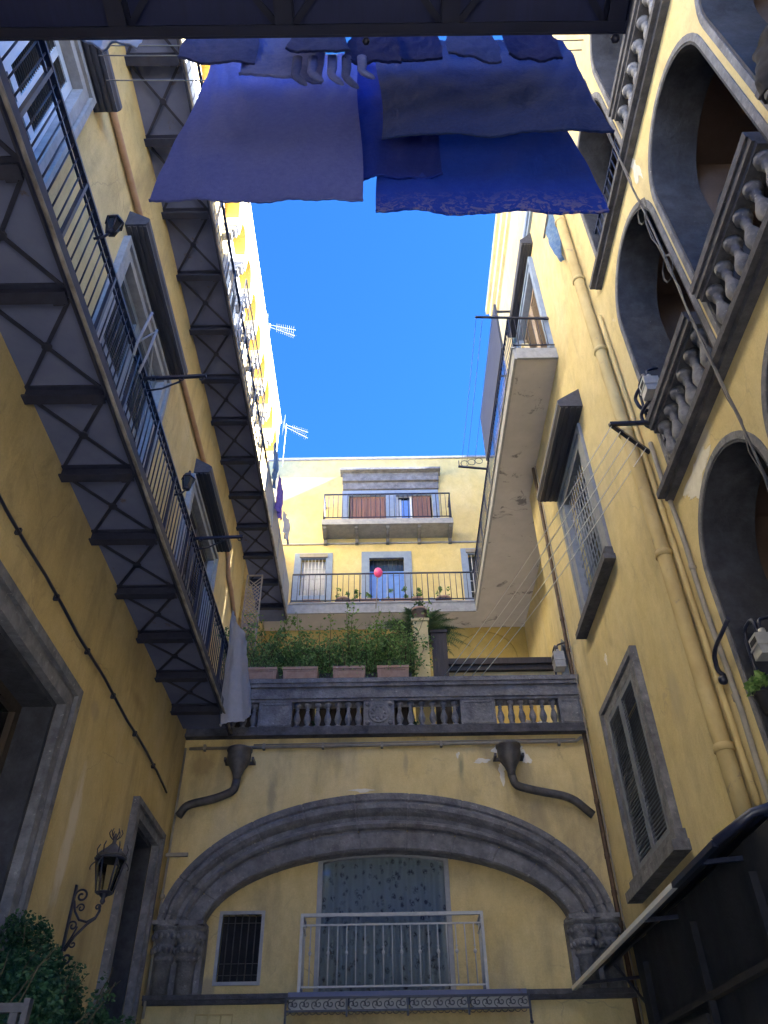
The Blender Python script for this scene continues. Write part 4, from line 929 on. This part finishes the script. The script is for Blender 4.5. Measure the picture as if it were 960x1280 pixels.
def blob(pl, u, v, ru, rv, seed, d0=-.004, d1=.004, n=80):
    r = random.Random(seed); ph = [r.uniform(0, 6.28) for _ in range(4)]
    k = [r.uniform(.9, 1.1) for _ in range(n)]
    return MB().poly(pl, [(u+k[i]*ru*(1+.28*sin(2*a+ph[0])+.22*sin(3*a+ph[1])+.14*sin(7*a+ph[2]))*cos(a), v+rv*(1+.28*sin(2*a+ph[3])+.22*sin(3*a+ph[1])+.14*sin(6*a+ph[2]))*sin(a)) for i, a in [(i, 2*pi*i/n) for i in range(n)]], [], d0, d1)
for u, v, a, b, mt in ((2.0, 6.75, .20, .17, 'repair'), (1.86, 6.45, .06, .16, 'repair'), (2.25, 6.66, .07, .12, 'repair'), (1.55, 6.62, .10, .05, 'repair'), (1.18, 6.72, .025, .05, 'repair'), (-.35, 6.17, .14, .025, 'repair'), (-2.3, 6.75, .05, .12, 'repair')):
    blob(AW, u, v, a, b, int(u*100+v*7)).build('plaster_patch', mt, archb)
for u, v, a, b, mt in ((5.95, 7.12, .30, .17, 'repair'), (4.72, 11.3, .10, .3, 'repair'), (10.2, 7.4, .05, .07, 'repair')):
    blob(RW, u, v, a, b, int(u*90+v*5)).build('plaster_patch', mt, right)
for u, v, a, b, mt in ((8.1, 3.9, .16, .7, 'repair'),):
    pass
# ================================================================== TERRACE PLANTS
def planter(x0, x1, y, z, label):
    t = thing('planter', label, 'planter', ((x0+x1)/2, y, z), 'terracotta troughs on the balustrade')
    m = MB(); c = (x0+x1)/2; w = (x1-x0)/2
    pf = [(-.11, 0), (.11, 0), (.14, .21), (.155, .21), (.155, .26), (-.155, .26), (-.155, .21), (-.14, .21)]
    n = len(pf); m.add([(c-w*(.93+.07*(q[1] > .1)), y+q[0], z+q[1]) for q in pf]+[(c+w*(.93+.07*(q[1] > .1)), y+q[0], z+q[1]) for q in pf], [tuple(range(n)), tuple(range(2*n-1, n-1, -1))]+[(i, (i+1) % n, n+(i+1) % n, n+i) for i in range(n)])
    ring(Plane('F', y), x0+.05, x1-.05, z+.04, z+.19, .012, .125, .145, m)
    m.build('trough', 'terracotta', t)
    twigs(t, x0+.05, x1-.05, y-.1, y+.12, z+.24, z+.5, 22, 'leaf', .036, 26, .08)
    return t
for (a, b), lb in zip(((-2.42, -1.82), (-1.72, -1.12), (-.86, -.30), (-.10, .45)), ('terracotta trough at the left end of the balustrade, beside the white towel', 'terracotta trough second from the left end of the balustrade', 'terracotta trough above the left side of the carved rosette', 'terracotta trough beside the yellow post')):
    planter(a, b, YA+.06, 8.045, lb)
# taller shrubs in a dark box behind the troughs
for k, (a, b, h) in enumerate(((-2.6, -1.9, 9.5), (-1.85, -1.2, 9.25), (-1.15, -.45, 9.55), (-.4, .15, 9.35), (.1, .52, 9.6))):
    lb = ('airy green shrub beside the white towel, leftmost on the terrace', 'low green shrub second from the left on the terrace', 'tall green shrub above the gap between the second and third troughs', 'loose green shrub behind the trough by the post', 'green shrub tucked against the yellow post and the palm')[k]
    t = thing('shrub', lb, 'shrub', ((a+b)/2, 12.55, 7.1), 'shrubs along the terrace edge')
    MB().box(a+.01, b-.01, 12.36, 12.75, 7.1, 8.42).build('planter_box', 'darkwood', t)
    twigs(t, a-.12, b+.12, 12.28, 12.72, 8.42, h, 80, 'leaf', .05, 60)
m = MB().box(.57, .85, 12.4, 12.62, 7.1, 9.50); m.box(.54, .88, 12.37, 12.65, 9.50, 9.56)
tag(m.build('gate_post', 'plaster_right'), 'yellow plastered post on the terrace with a potted plant on top', 'post')
t = thing('flower_pot', 'terracotta pot with trailing green on top of the yellow post', 'flower pot', (.71, 12.5, 9.56))
MB().lathe((.71, 12.5, 9.56), [(.09, 0), (.13, .2), (.15, .2), (.15, .25), (.11, .25)], 14).build('pot', 'terracotta', t)
leaves(300, clumps([((.71+random.uniform(-.1, .1), 12.5, 9.85+random.uniform(-.05, .12)), .07) for _ in range(8)]+[((.58, 12.4, 9.55-.12*i), .07) for i in range(7)], .03), .05, 'palmleaf', 'foliage', t)
# cycas palm
t = thing('sago_palm', 'dark feathery sago palm behind the yellow post', 'palm', (.75, 13.1, 7.1))
MB().lathe((.75, 13.1, 7.1), [(.25, 0), (.3, .5), (.22, .5), (.12, .52), (.11, 2.45), (.06, 2.55)], 12).build('trunk', 'stem', t)
m = MB()
for i in range(34):
    a = i*2.4; e = .25+.75*((i*7) % 10)/10; L = 1.0; p0 = Vector((.72, 13.1, 9.58)); prev = None
    for k in range(15):
        s = k/14; p = p0+Vector((cos(a)*cos(e)*L*s, sin(a)*cos(e)*L*s, sin(e)*L*s-.45*s*s))
        if prev is not None:
            d = (p-prev).normalized(); side = d.cross(Vector((0, 0, 1))).normalized(); w = .2*sin(pi*min(1, s*1.05))+.02
            for sg in (1, -1):
                for q in (0, .5):
                    b = prev+(p-prev)*q; tip = b+side*sg*w+d*.07-Vector((0, 0, .02)); m.add([b, b+d*.03, tip], [(0, 1, 2)])
        prev = p
m.build('fronds', 'palmleaf', t, raw=True)
m = MB(); m.box(.92, 1.2, 12.6, 12.66, 7.1, 9.36)
for i in range(4): m.box(.93+i*.068, .985+i*.068, 12.58, 12.6, 7.15, 9.32)
m.box(.90, 1.22, 12.57, 12.69, 9.36, 9.42)
tag(m.build('cane_screen', 'darkwood'), 'dark slatted screen standing to the right of the yellow post', 'screen')
t = thing('timber_counter', 'dark timber rail with ochre brown boards across the right half of the terrace', 'counter', (2.2, 12.95, 7.1))
m = MB(); m.box(1.15, 3.3, 12.78, 13.05, 8.80, 8.92); m.box(1.2, 3.3, 12.84, 13.0, 8.70, 8.80); m.box(1.2, 3.3, 12.86, 13.0, 8.36, 8.42)
for i in range(3): m.box(1.3+i*.95, 1.38+i*.95, 12.9, 13.0, 7.1, 8.4)
m.build('rail', 'darkwood', t); MB().box(1.2, 3.3, 12.92, 12.98, 8.42, 8.70).build('boards', 'beigepipe', t)
t = MB(); pl = Plane('F', 14.86); ring(pl, -3.16, -2.78, 7.1, 12.4, .035, 0, .03, t); t.rect(pl, -3.13, -2.81, 11.0, 11.04, 0, .03)
w = .30; x0 = -3.125
for i in range(-3, 60):
    z = 7.1+i*.10
    for sg in (1, -1):
        a = (x0, z) if sg > 0 else (x0+w, z); b = (x0+w, z+w) if sg > 0 else (x0, z+w)
        if z > 7.12 and z+w < 12.38: t.bar((a[0], 14.85-.012*(sg > 0), a[1]), (b[0], 14.85-.012*(sg > 0), b[1]), .022, .008, (0, 1, 0))
tag(t.build('trellis', 'trellis'), 'tall narrow wooden lattice at the left end of the terrace', 'trellis')
# bits behind the balusters
for i, (x, lb) in enumerate(((-1.15, 'small pot with a dark plant behind the balusters left of the rosette'), (-.75, 'white pot with a plant behind the balusters left of the rosette'), (.45, 'potted plant behind the balusters under the yellow post'))):
    t = thing('flower_pot', lb, 'flower pot', (x, 12.4, 7.1)); MB().lathe((x, 12.4, 7.1), [(.07, 0), (.10, .16), (.11, .16), (.09, .17)], 12).build('pot', ('terracotta', 'plastic', 'terracotta')[i], t)
    leaves(160, clumps([((x+random.uniform(-.08, .08), 12.4, 7.35+random.uniform(0, .2)), .06) for _ in range(6)], .03), .055, 'leafdark', 'foliage', t)
sheet('cloth', 'whitecloth', ((2.45, 12.5, 7.55), (2.85, 12.5, 7.5), (2.88, 12.45, 7.12), (2.42, 12.45, 7.12)), 'white cloth showing between the balusters at the right end', 'cloth', None, .03, 2, 16, 12, .02, 50, False)

# ================================================================== FIXTURES ON THE RIGHT
def gas_meter(x, y, z, label, w=.22, h=.28):
    t = thing('gas_meter', label, 'gas meter', (x, y, z), 'gas meters along the right wall')
    m = MB(); m.box(x-.09, x+.09, y-w/2, y+w/2, z, z+h); m.box(x-.10, x+.10, y-w/2-.01, y+w/2+.01, z+h*.42, z+h*.5); m.lathe((x, y-w*.25, z+h), [(.03, 0), (.03, .05)], 8); m.lathe((x, y+w*.25, z+h), [(.03, 0), (.03, .05)], 8)
    m.build('meter_case', 'plastic', t); MB().box(x-.094, x-.0905, y-.06, y+.06, z+h*.6, z+h*.85).build('dial', 'black', t)
    m = MB(); m.tube(bez([(x, y+w*.25, z+h+.03), (x, y+w*.25, z+h+.22), (x, y+w+.12, z+h+.22), (x, y+w+.15, z-.1)]), .018, 8); m.tube(bez([(x, y-w*.25, z+h+.03), (x, y-w*.25, z+h+.15), (x+.14, y-w*.3, z+h+.18)]), .016, 8)
    m.build('gas_pipe', 'iron', t)
gas_meter(XR-.10, 6.05, 8.52, 'pale gas meter with bent black pipes beside the middle right arch', .18, .24)
gas_meter(XR-.02, 5.85, 4.92, 'grey gas meter with a bent pipe at the lower right arch', .15, .2)
gas_meter(3.06, YA-.02, 8.22, 'grey gas meter on the right end of the terrace balustrade', .2, .3)
m = MB()
for z in (8.87, 8.55): m.tube(bez([(XR, 6.45, z-.2), (XR-.12, 6.43, z-.15), (XR-.16, 6.40, z), (XR-.10, 6.15, z+.02)]), .022, 8)
tag(m.build('bent_pipe', 'iron'), 'pair of black bent pipes left of the upper gas meter', 'pipe')
m = MB().tube(bez([(XR, 6.75, 5.22), (XR-.07, 6.74, 5.28), (XR-.11, 6.62, 5.42), (XR-.12, 6.1, 5.47)]), .022, 8); m.ball((XR-.03, 6.77, 5.2), .05, 8)
tag(m.build('bent_pipe', 'iron'), 'black gas pipe elbow left of the lower arch', 'pipe')
# pipes
def vpipe(y, z0, z1, r, mat, label, name='downpipe', collars=(), off=.01, wob=0, cat='downpipe'):
    n = 12; m = MB().tube([(XR-r-off, y+wob*sin(i*1.3), z0+(z1-z0)*i/n) for i in range(n+1)], r, 10)
    for c in collars: m.lathe((XR-r-off, y, c), [(r, 0), (r*1.18, .005), (r*1.18, .07), (r, .075)], 12); m.box(XR-r, XR, y-.015, y+.015, c+.02, c+.05)
    return tag(m.build(name, mat), label, cat)
vpipe(7.06, 3.7, 19.5, .085, 'beigepipe', 'thick ochre downpipe on the right wall beside the arches', collars=(4.6, 6.9, 8.9, 10.6, 12.4, 14.2), wob=.012)
vpipe(6.86, 3.9, 11.2, .03, 'beigepipe', 'thin pipe running close beside the thick ochre downpipe', 'pipe', (5.2, 7.4), cat='pipe')
vpipe(6.62, 3.6, 8.3, .028, 'greypipe', 'grey conduit between the thin pipe and the lower right arch', 'conduit', (4.9, 6.4, 7.6), wob=.02, cat='conduit')
vpipe(11.98, 3.0, 13.0, .035, 'darkpipe', 'rusty brown pipe in the corner of the arch wall', 'pipe', (4.2, 4.6, 5.1, 5.9, 7.05, 8.55, 9.2, 10.9), .02, cat='pipe')
tag(MB().tube([(XR-.05, 11.80, z) for z in (3.0, 5, 7, 9, 11, 12.9)], .012, 6).build('cable', 'greypipe'), 'thin grey cable beside the rusty corner pipe', 'cable')
m = MB().tube([(XR-.16, 4.68+.02*sin(i*1.7), 4+i*.85) for i in range(13)], .012, 8)
rn = random.Random(3)
for k in range(2):
    m.tube([(XR-.16+rn.uniform(-.04, .02), 4.68+rn.uniform(-.03, .03), 4.2+i*.34) for i in range(30)], .006, 4)
for z in (9.0, 10.2): m.tube([(XR-.18, 4.68+.16*cos(a*.7)*(1-.01*a), z+.16*sin(a*.7)) for a in range(24)], .005, 4)
tag(m.build('cable_bundle', 'lead'), 'loose grey cable bundle running up the pier between the right arches', 'cable')
m = MB(); tip = (2.72, 6.32, 8.32)
m.bar(tip, (XR, 6.30, 8.32), .045, .04); m.bar(tip, (XR, 6.80, 8.32), .045, .04); m.bar((XR-.02, 6.28, 8.0), (XR-.02, 6.28, 8.4), .03)
tag(m.build('clothesline_bracket', 'iron'), 'triangular black iron clothesline bracket on the right wall', 'clothesline bracket')
for k in range(5):
    f = k/4; a = Vector((2.74+.5*f, 6.33+.38*f, 8.30)); b = Vector((1.5-.02*k+.18*k*.6-.35, 12.0, 8.06)); b.x = 1.0+.16*k
    m = MB().tube([a.lerp(b, i/14)-Vector((0, 0, .12*sin(pi*i/14))) for i in range(15)], .006, 5)
    tag(m.build('clothesline', 'whitepaint'), 'white clothesline sloping from the iron bracket to the balustrade', 'clothesline', 'lines from the iron bracket to the terrace')
m = MB(); m.bar((1.88, 8.98, 14.2), (XR, 9.04, 14.2), .035, .035); tag(m.build('line_pole', 'iron'), 'iron pole across the near end of the right upper balcony', 'pole')
m = MB(); m.bar((1.82, 13.05, 14.12), (2.5, 13.15, 14.12), .04, .04); m.bar((1.84, 13.05, 14.12), (1.84, 13.05, 14.3), .02)
for k in range(3):
    c = (1.98+k*.17, 13.1, 14.26+.04*k); m.tube([(c[0]+.09*cos(a*pi/6), 13.1, c[2]+.09*sin(a*pi/6)) for a in range(13)], .008, 5)
tag(m.build('basket_bracket', 'iron'), 'scrolled iron bracket sticking out from the right upper balcony', 'bracket')
for k, x in enumerate((1.9, 2.02, 2.2)):
    tag(MB().tube([(x, 8.99+4.08*i/8, 14.2-.03*sin(pi*i/8)) for i in range(9)], .004, 4).build('clothesline', 'iron'), 'thin dark clothesline beside the right upper balcony', 'clothesline', 'lines beside the right upper balcony')
m = MB(); x = 2.74; m.add([(x, 10.8, 17.25), (x, 10.8, 15.6), (x, 14.4, 15.6), (x, 14.4, 17.2), (x+.05, 10.8, 17.25), (x+.05, 10.8, 15.6), (x+.05, 14.4, 15.6), (x+.05, 14.4, 17.2)], [(0, 1, 2, 3), (7, 6, 5, 4), (0, 4, 5, 1), (1, 5, 6, 2), (2, 6, 7, 3), (3, 7, 4, 0)])
m.box(x+.05, XR, 10.9, 10.94, 17.1, 17.14); m.box(x+.05, XR, 12.85, 12.89, 17.1, 17.14)
tag(m.build('awning_panel', 'hood'), 'slate grey awning panel above the right upper balcony', 'awning')
# shop awning lower right
aw = thing('shop_awning', 'dark shop awning with a pale front bar at the lower right', 'awning', (XR, 8.5, 3.4))
Xa = 2.45; ya0, ya1 = 6.0, 11.85
m = MB(); vs = []; fs = []; nu = 28
for i in range(nu+1):
    y = ya0+(ya1-ya0)*i/nu; s = .03*abs(sin(i*.9)); vs += [(Xa, y, 3.46), (Xa+.45, y, 3.72-s), (XR, y, 4.02-s*.4)]
for i in range(nu):
    for j in range(2): fs.append((3*i+j, 3*i+j+1, 3*i+j+4, 3*i+j+3))
m.add(vs, fs, True); m.build('canopy', 'awning', aw, raw=True)
MB().bar((Xa, 7.1, 3.45), (Xa, ya1, 3.45), .05, .045).build('front_bar', 'whitepaint', aw)
MB().bar((Xa, ya0, 3.45), (Xa, 7.09, 3.45), .05, .045).build('front_bar', 'iron', aw)
m = MB()
for y in (6.4, 8.2, 11.4): m.bar((Xa+.02, y, 3.43), (XR, y, 3.5), .035); m.bar((Xa+.45, y, 3.68), (XR, y, 3.1), .03)
m.bar((Xa+.45, ya0, 3.66), (Xa+.45, ya1, 3.66), .04); m.build('folding_arm', 'iron', aw)
m = MB(); m.tube([(XR-.12, 5.7, 3.72), (XR-.12, 6.6, 3.72)], .09, 10); m.tube([(Xa, 6.0, 3.46), (Xa+.25, 5.8, 3.6), (XR-.1, 5.7, 3.72)], .035, 8); m.build('roller_case', 'iron', aw)
m = MB(); vs = []; fs = []; nu = 90  # dark sheet added under the awning, standing for the deep shade there
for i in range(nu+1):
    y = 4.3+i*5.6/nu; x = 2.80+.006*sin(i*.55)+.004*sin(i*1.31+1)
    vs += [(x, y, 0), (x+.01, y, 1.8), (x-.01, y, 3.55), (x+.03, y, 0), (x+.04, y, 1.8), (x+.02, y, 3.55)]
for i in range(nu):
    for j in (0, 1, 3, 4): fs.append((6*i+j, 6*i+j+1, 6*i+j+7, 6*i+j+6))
m.add(vs, fs, True); tag(m.build('shade_sheet', 'black', None, raw=True), 'black sheet put in for the deep shade under the shop awning', 'curtain')
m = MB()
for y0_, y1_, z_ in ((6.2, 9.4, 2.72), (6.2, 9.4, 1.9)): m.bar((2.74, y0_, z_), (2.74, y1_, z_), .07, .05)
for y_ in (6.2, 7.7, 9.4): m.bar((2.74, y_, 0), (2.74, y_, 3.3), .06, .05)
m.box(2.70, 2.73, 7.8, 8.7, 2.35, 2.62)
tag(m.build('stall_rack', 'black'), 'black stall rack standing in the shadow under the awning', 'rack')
# dark cloth over the near right ledge
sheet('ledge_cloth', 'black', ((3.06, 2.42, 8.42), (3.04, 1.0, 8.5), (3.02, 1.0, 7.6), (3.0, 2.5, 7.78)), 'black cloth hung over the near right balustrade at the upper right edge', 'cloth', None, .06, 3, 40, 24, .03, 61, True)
t = thing('potted_plant', 'bright green sprig at the lower right arch', 'plant', (XR-.02, 6.05, 4.6)); leaves(120, clumps([((XR-.08, 6.0+.05*i, 4.78+.03*(i % 2)), .06) for i in range(5)], .03), .07, 'leaf', 'foliage', t); MB().lathe((XR-.06, 6.05, 4.5), [(.06, 0), (.09, .16), (.1, .18)], 10).build('pot', 'black', t)

# ================================================================== BACK BALCONY BITS
for x, w, lb in ((-1.9, .22, 'low terracotta trough left on the back balcony'), (-1.06, .20, 'round terracotta pot between barred window and blue door'), (-.45, .36, 'terracotta trough before the left half of the blue door'), (.40, .40, 'terracotta trough before the right half of the blue door'), (.95, .16, 'small terracotta pot right of the blue door'), (1.68, .2, 'round terracotta pot at the right end of the back balcony')):
    t = thing('flower_pot', lb, 'flower pot', (x, 17.62, 13.22), 'pots along the back balcony'); m = MB()
    if w > .3 or w == .22: m.box(x-w, x+w, 17.54, 17.72, 13.22, 13.46); m.box(x-w-.02, x+w+.02, 17.52, 17.74, 13.46, 13.51)
    else: m.lathe((x, 17.64, 13.22), [(w*.6, 0), (w, .25), (w*1.1, .25), (w*1.1, .31), (w*.8, .31)], 14)
    m.build('pot', 'terracotta', t)
    if w != .22: leaves(90 if w < .3 else 160, clumps([((x+random.uniform(-w, w)*.8, 17.64, 13.55+random.uniform(0, .35)), .06) for _ in range(6)], .05), .06, 'leaf', 'foliage', t)
t = thing('balloon', 'pink balloon on a stick tied to the back balcony railing', 'balloon', (-.09, 17.38, 13.1)); MB().ball((-.09, 17.36, 14.25), .12, 12, (1, 1, 1.25)).build('balloon_skin', 'pink', t); MB().tube([(-.16, 17.38, 13.1), (-.11, 17.37, 14.1)], .012, 6).build('stick', 'greypipe', t)
tag(MB().lathe((1.36, 17.66, 13.22), [(.09, 0), (.11, .12), (.10, .3), (.06, .34), (.06, .36)], 12).build('jug', 'plastic'), 'white jug standing on the back balcony near the right end', 'jug')
# antennas
def antenna(x, y, z, label, rz):
    t = thing('antenna', label, 'antenna', (x, y, 18.2), 'television antennas on the left roof'); m = MB()
    m.tube([(x, y, 18.2), (x, y, z+.1)], .012, 6); m.build('mast', 'greypaint', t)
    m = MB(); d = Vector((cos(rz), sin(rz), -.30)); s = Vector((-sin(rz), cos(rz), 0)); p = Vector((x, y, z))
    for q in (-.05, .05):
        m.bar(p+Vector((0, 0, q)), p+d*.72+Vector((0, 0, q*2.6)), .012)
        for i in range(9): c = p+d*(.2+.058*i)+Vector((0, 0, q*(1+.2*i))); m.bar(c-s*.10, c+s*.10, .010)
    m.build('boom', 'greypaint', t)
    m = MB()
    for i in range(7):
        for sg in (1, -1): c = p-d*.08+Vector((0, 0, sg*.045*i)); m.bar(c-s*.2, c+s*.2, .010)
    for q in (-.2, .2): m.bar(p-d*.08+s*q*.7+Vector((0, 0, -.3)), p-d*.08+s*q*.7+Vector((0, 0, .3)), .014)
    m.build('reflector', 'greypaint', t)
antenna(-3.0, 13.0, 19.55, 'white roof antenna, nearer of the two against the sky', .12); antenna(-3.0, 17.2, 20.0, 'white roof antenna, farther one above the yellow back building', .3)

# ================================================================== LIGHT
S = Vector((1, -.055, .60)).normalized()
el = math.asin(S.z); az = math.atan2(S.x, S.y)
w = bpy.data.worlds.new('World'); scene.world = w; w.use_nodes = True; nt = w.node_tree; bg = nt.nodes['Background']
sky = nt.nodes.new('ShaderNodeTexSky'); sky.sky_type = 'NISHITA'; sky.sun_disc = False; sky.sun_elevation = el; sky.sun_rotation = az; sky.ozone_density = 10; sky.dust_density = .0; sky.air_density = .34
hs = nt.nodes.new('ShaderNodeHueSaturation'); hs.inputs['Saturation'].default_value = 1.08; nt.links.new(sky.outputs[0], hs.inputs['Color']); nt.links.new(hs.outputs[0], bg.inputs['Color']); bg.inputs['Strength'].default_value = .05
sl = bpy.data.lights.new('sun', 'SUN'); sl.energy = 5.0; sl.angle = radians(.5); sl.color = (1, .97, .92); so = bpy.data.objects.new('sun', sl); COL.objects.link(so)
so.rotation_euler = S.to_track_quat('Z', 'Y').to_euler()
scene.view_settings.view_transform = 'Standard'; scene.view_settings.look = 'None'; scene.view_settings.exposure = 4.72; scene.view_settings.gamma = 1
scene.cycles.max_bounces = 10; scene.cycles.diffuse_bounces = 7; scene.cycles.transparent_max_bounces = 12
scene.cycles.use_denoising = True
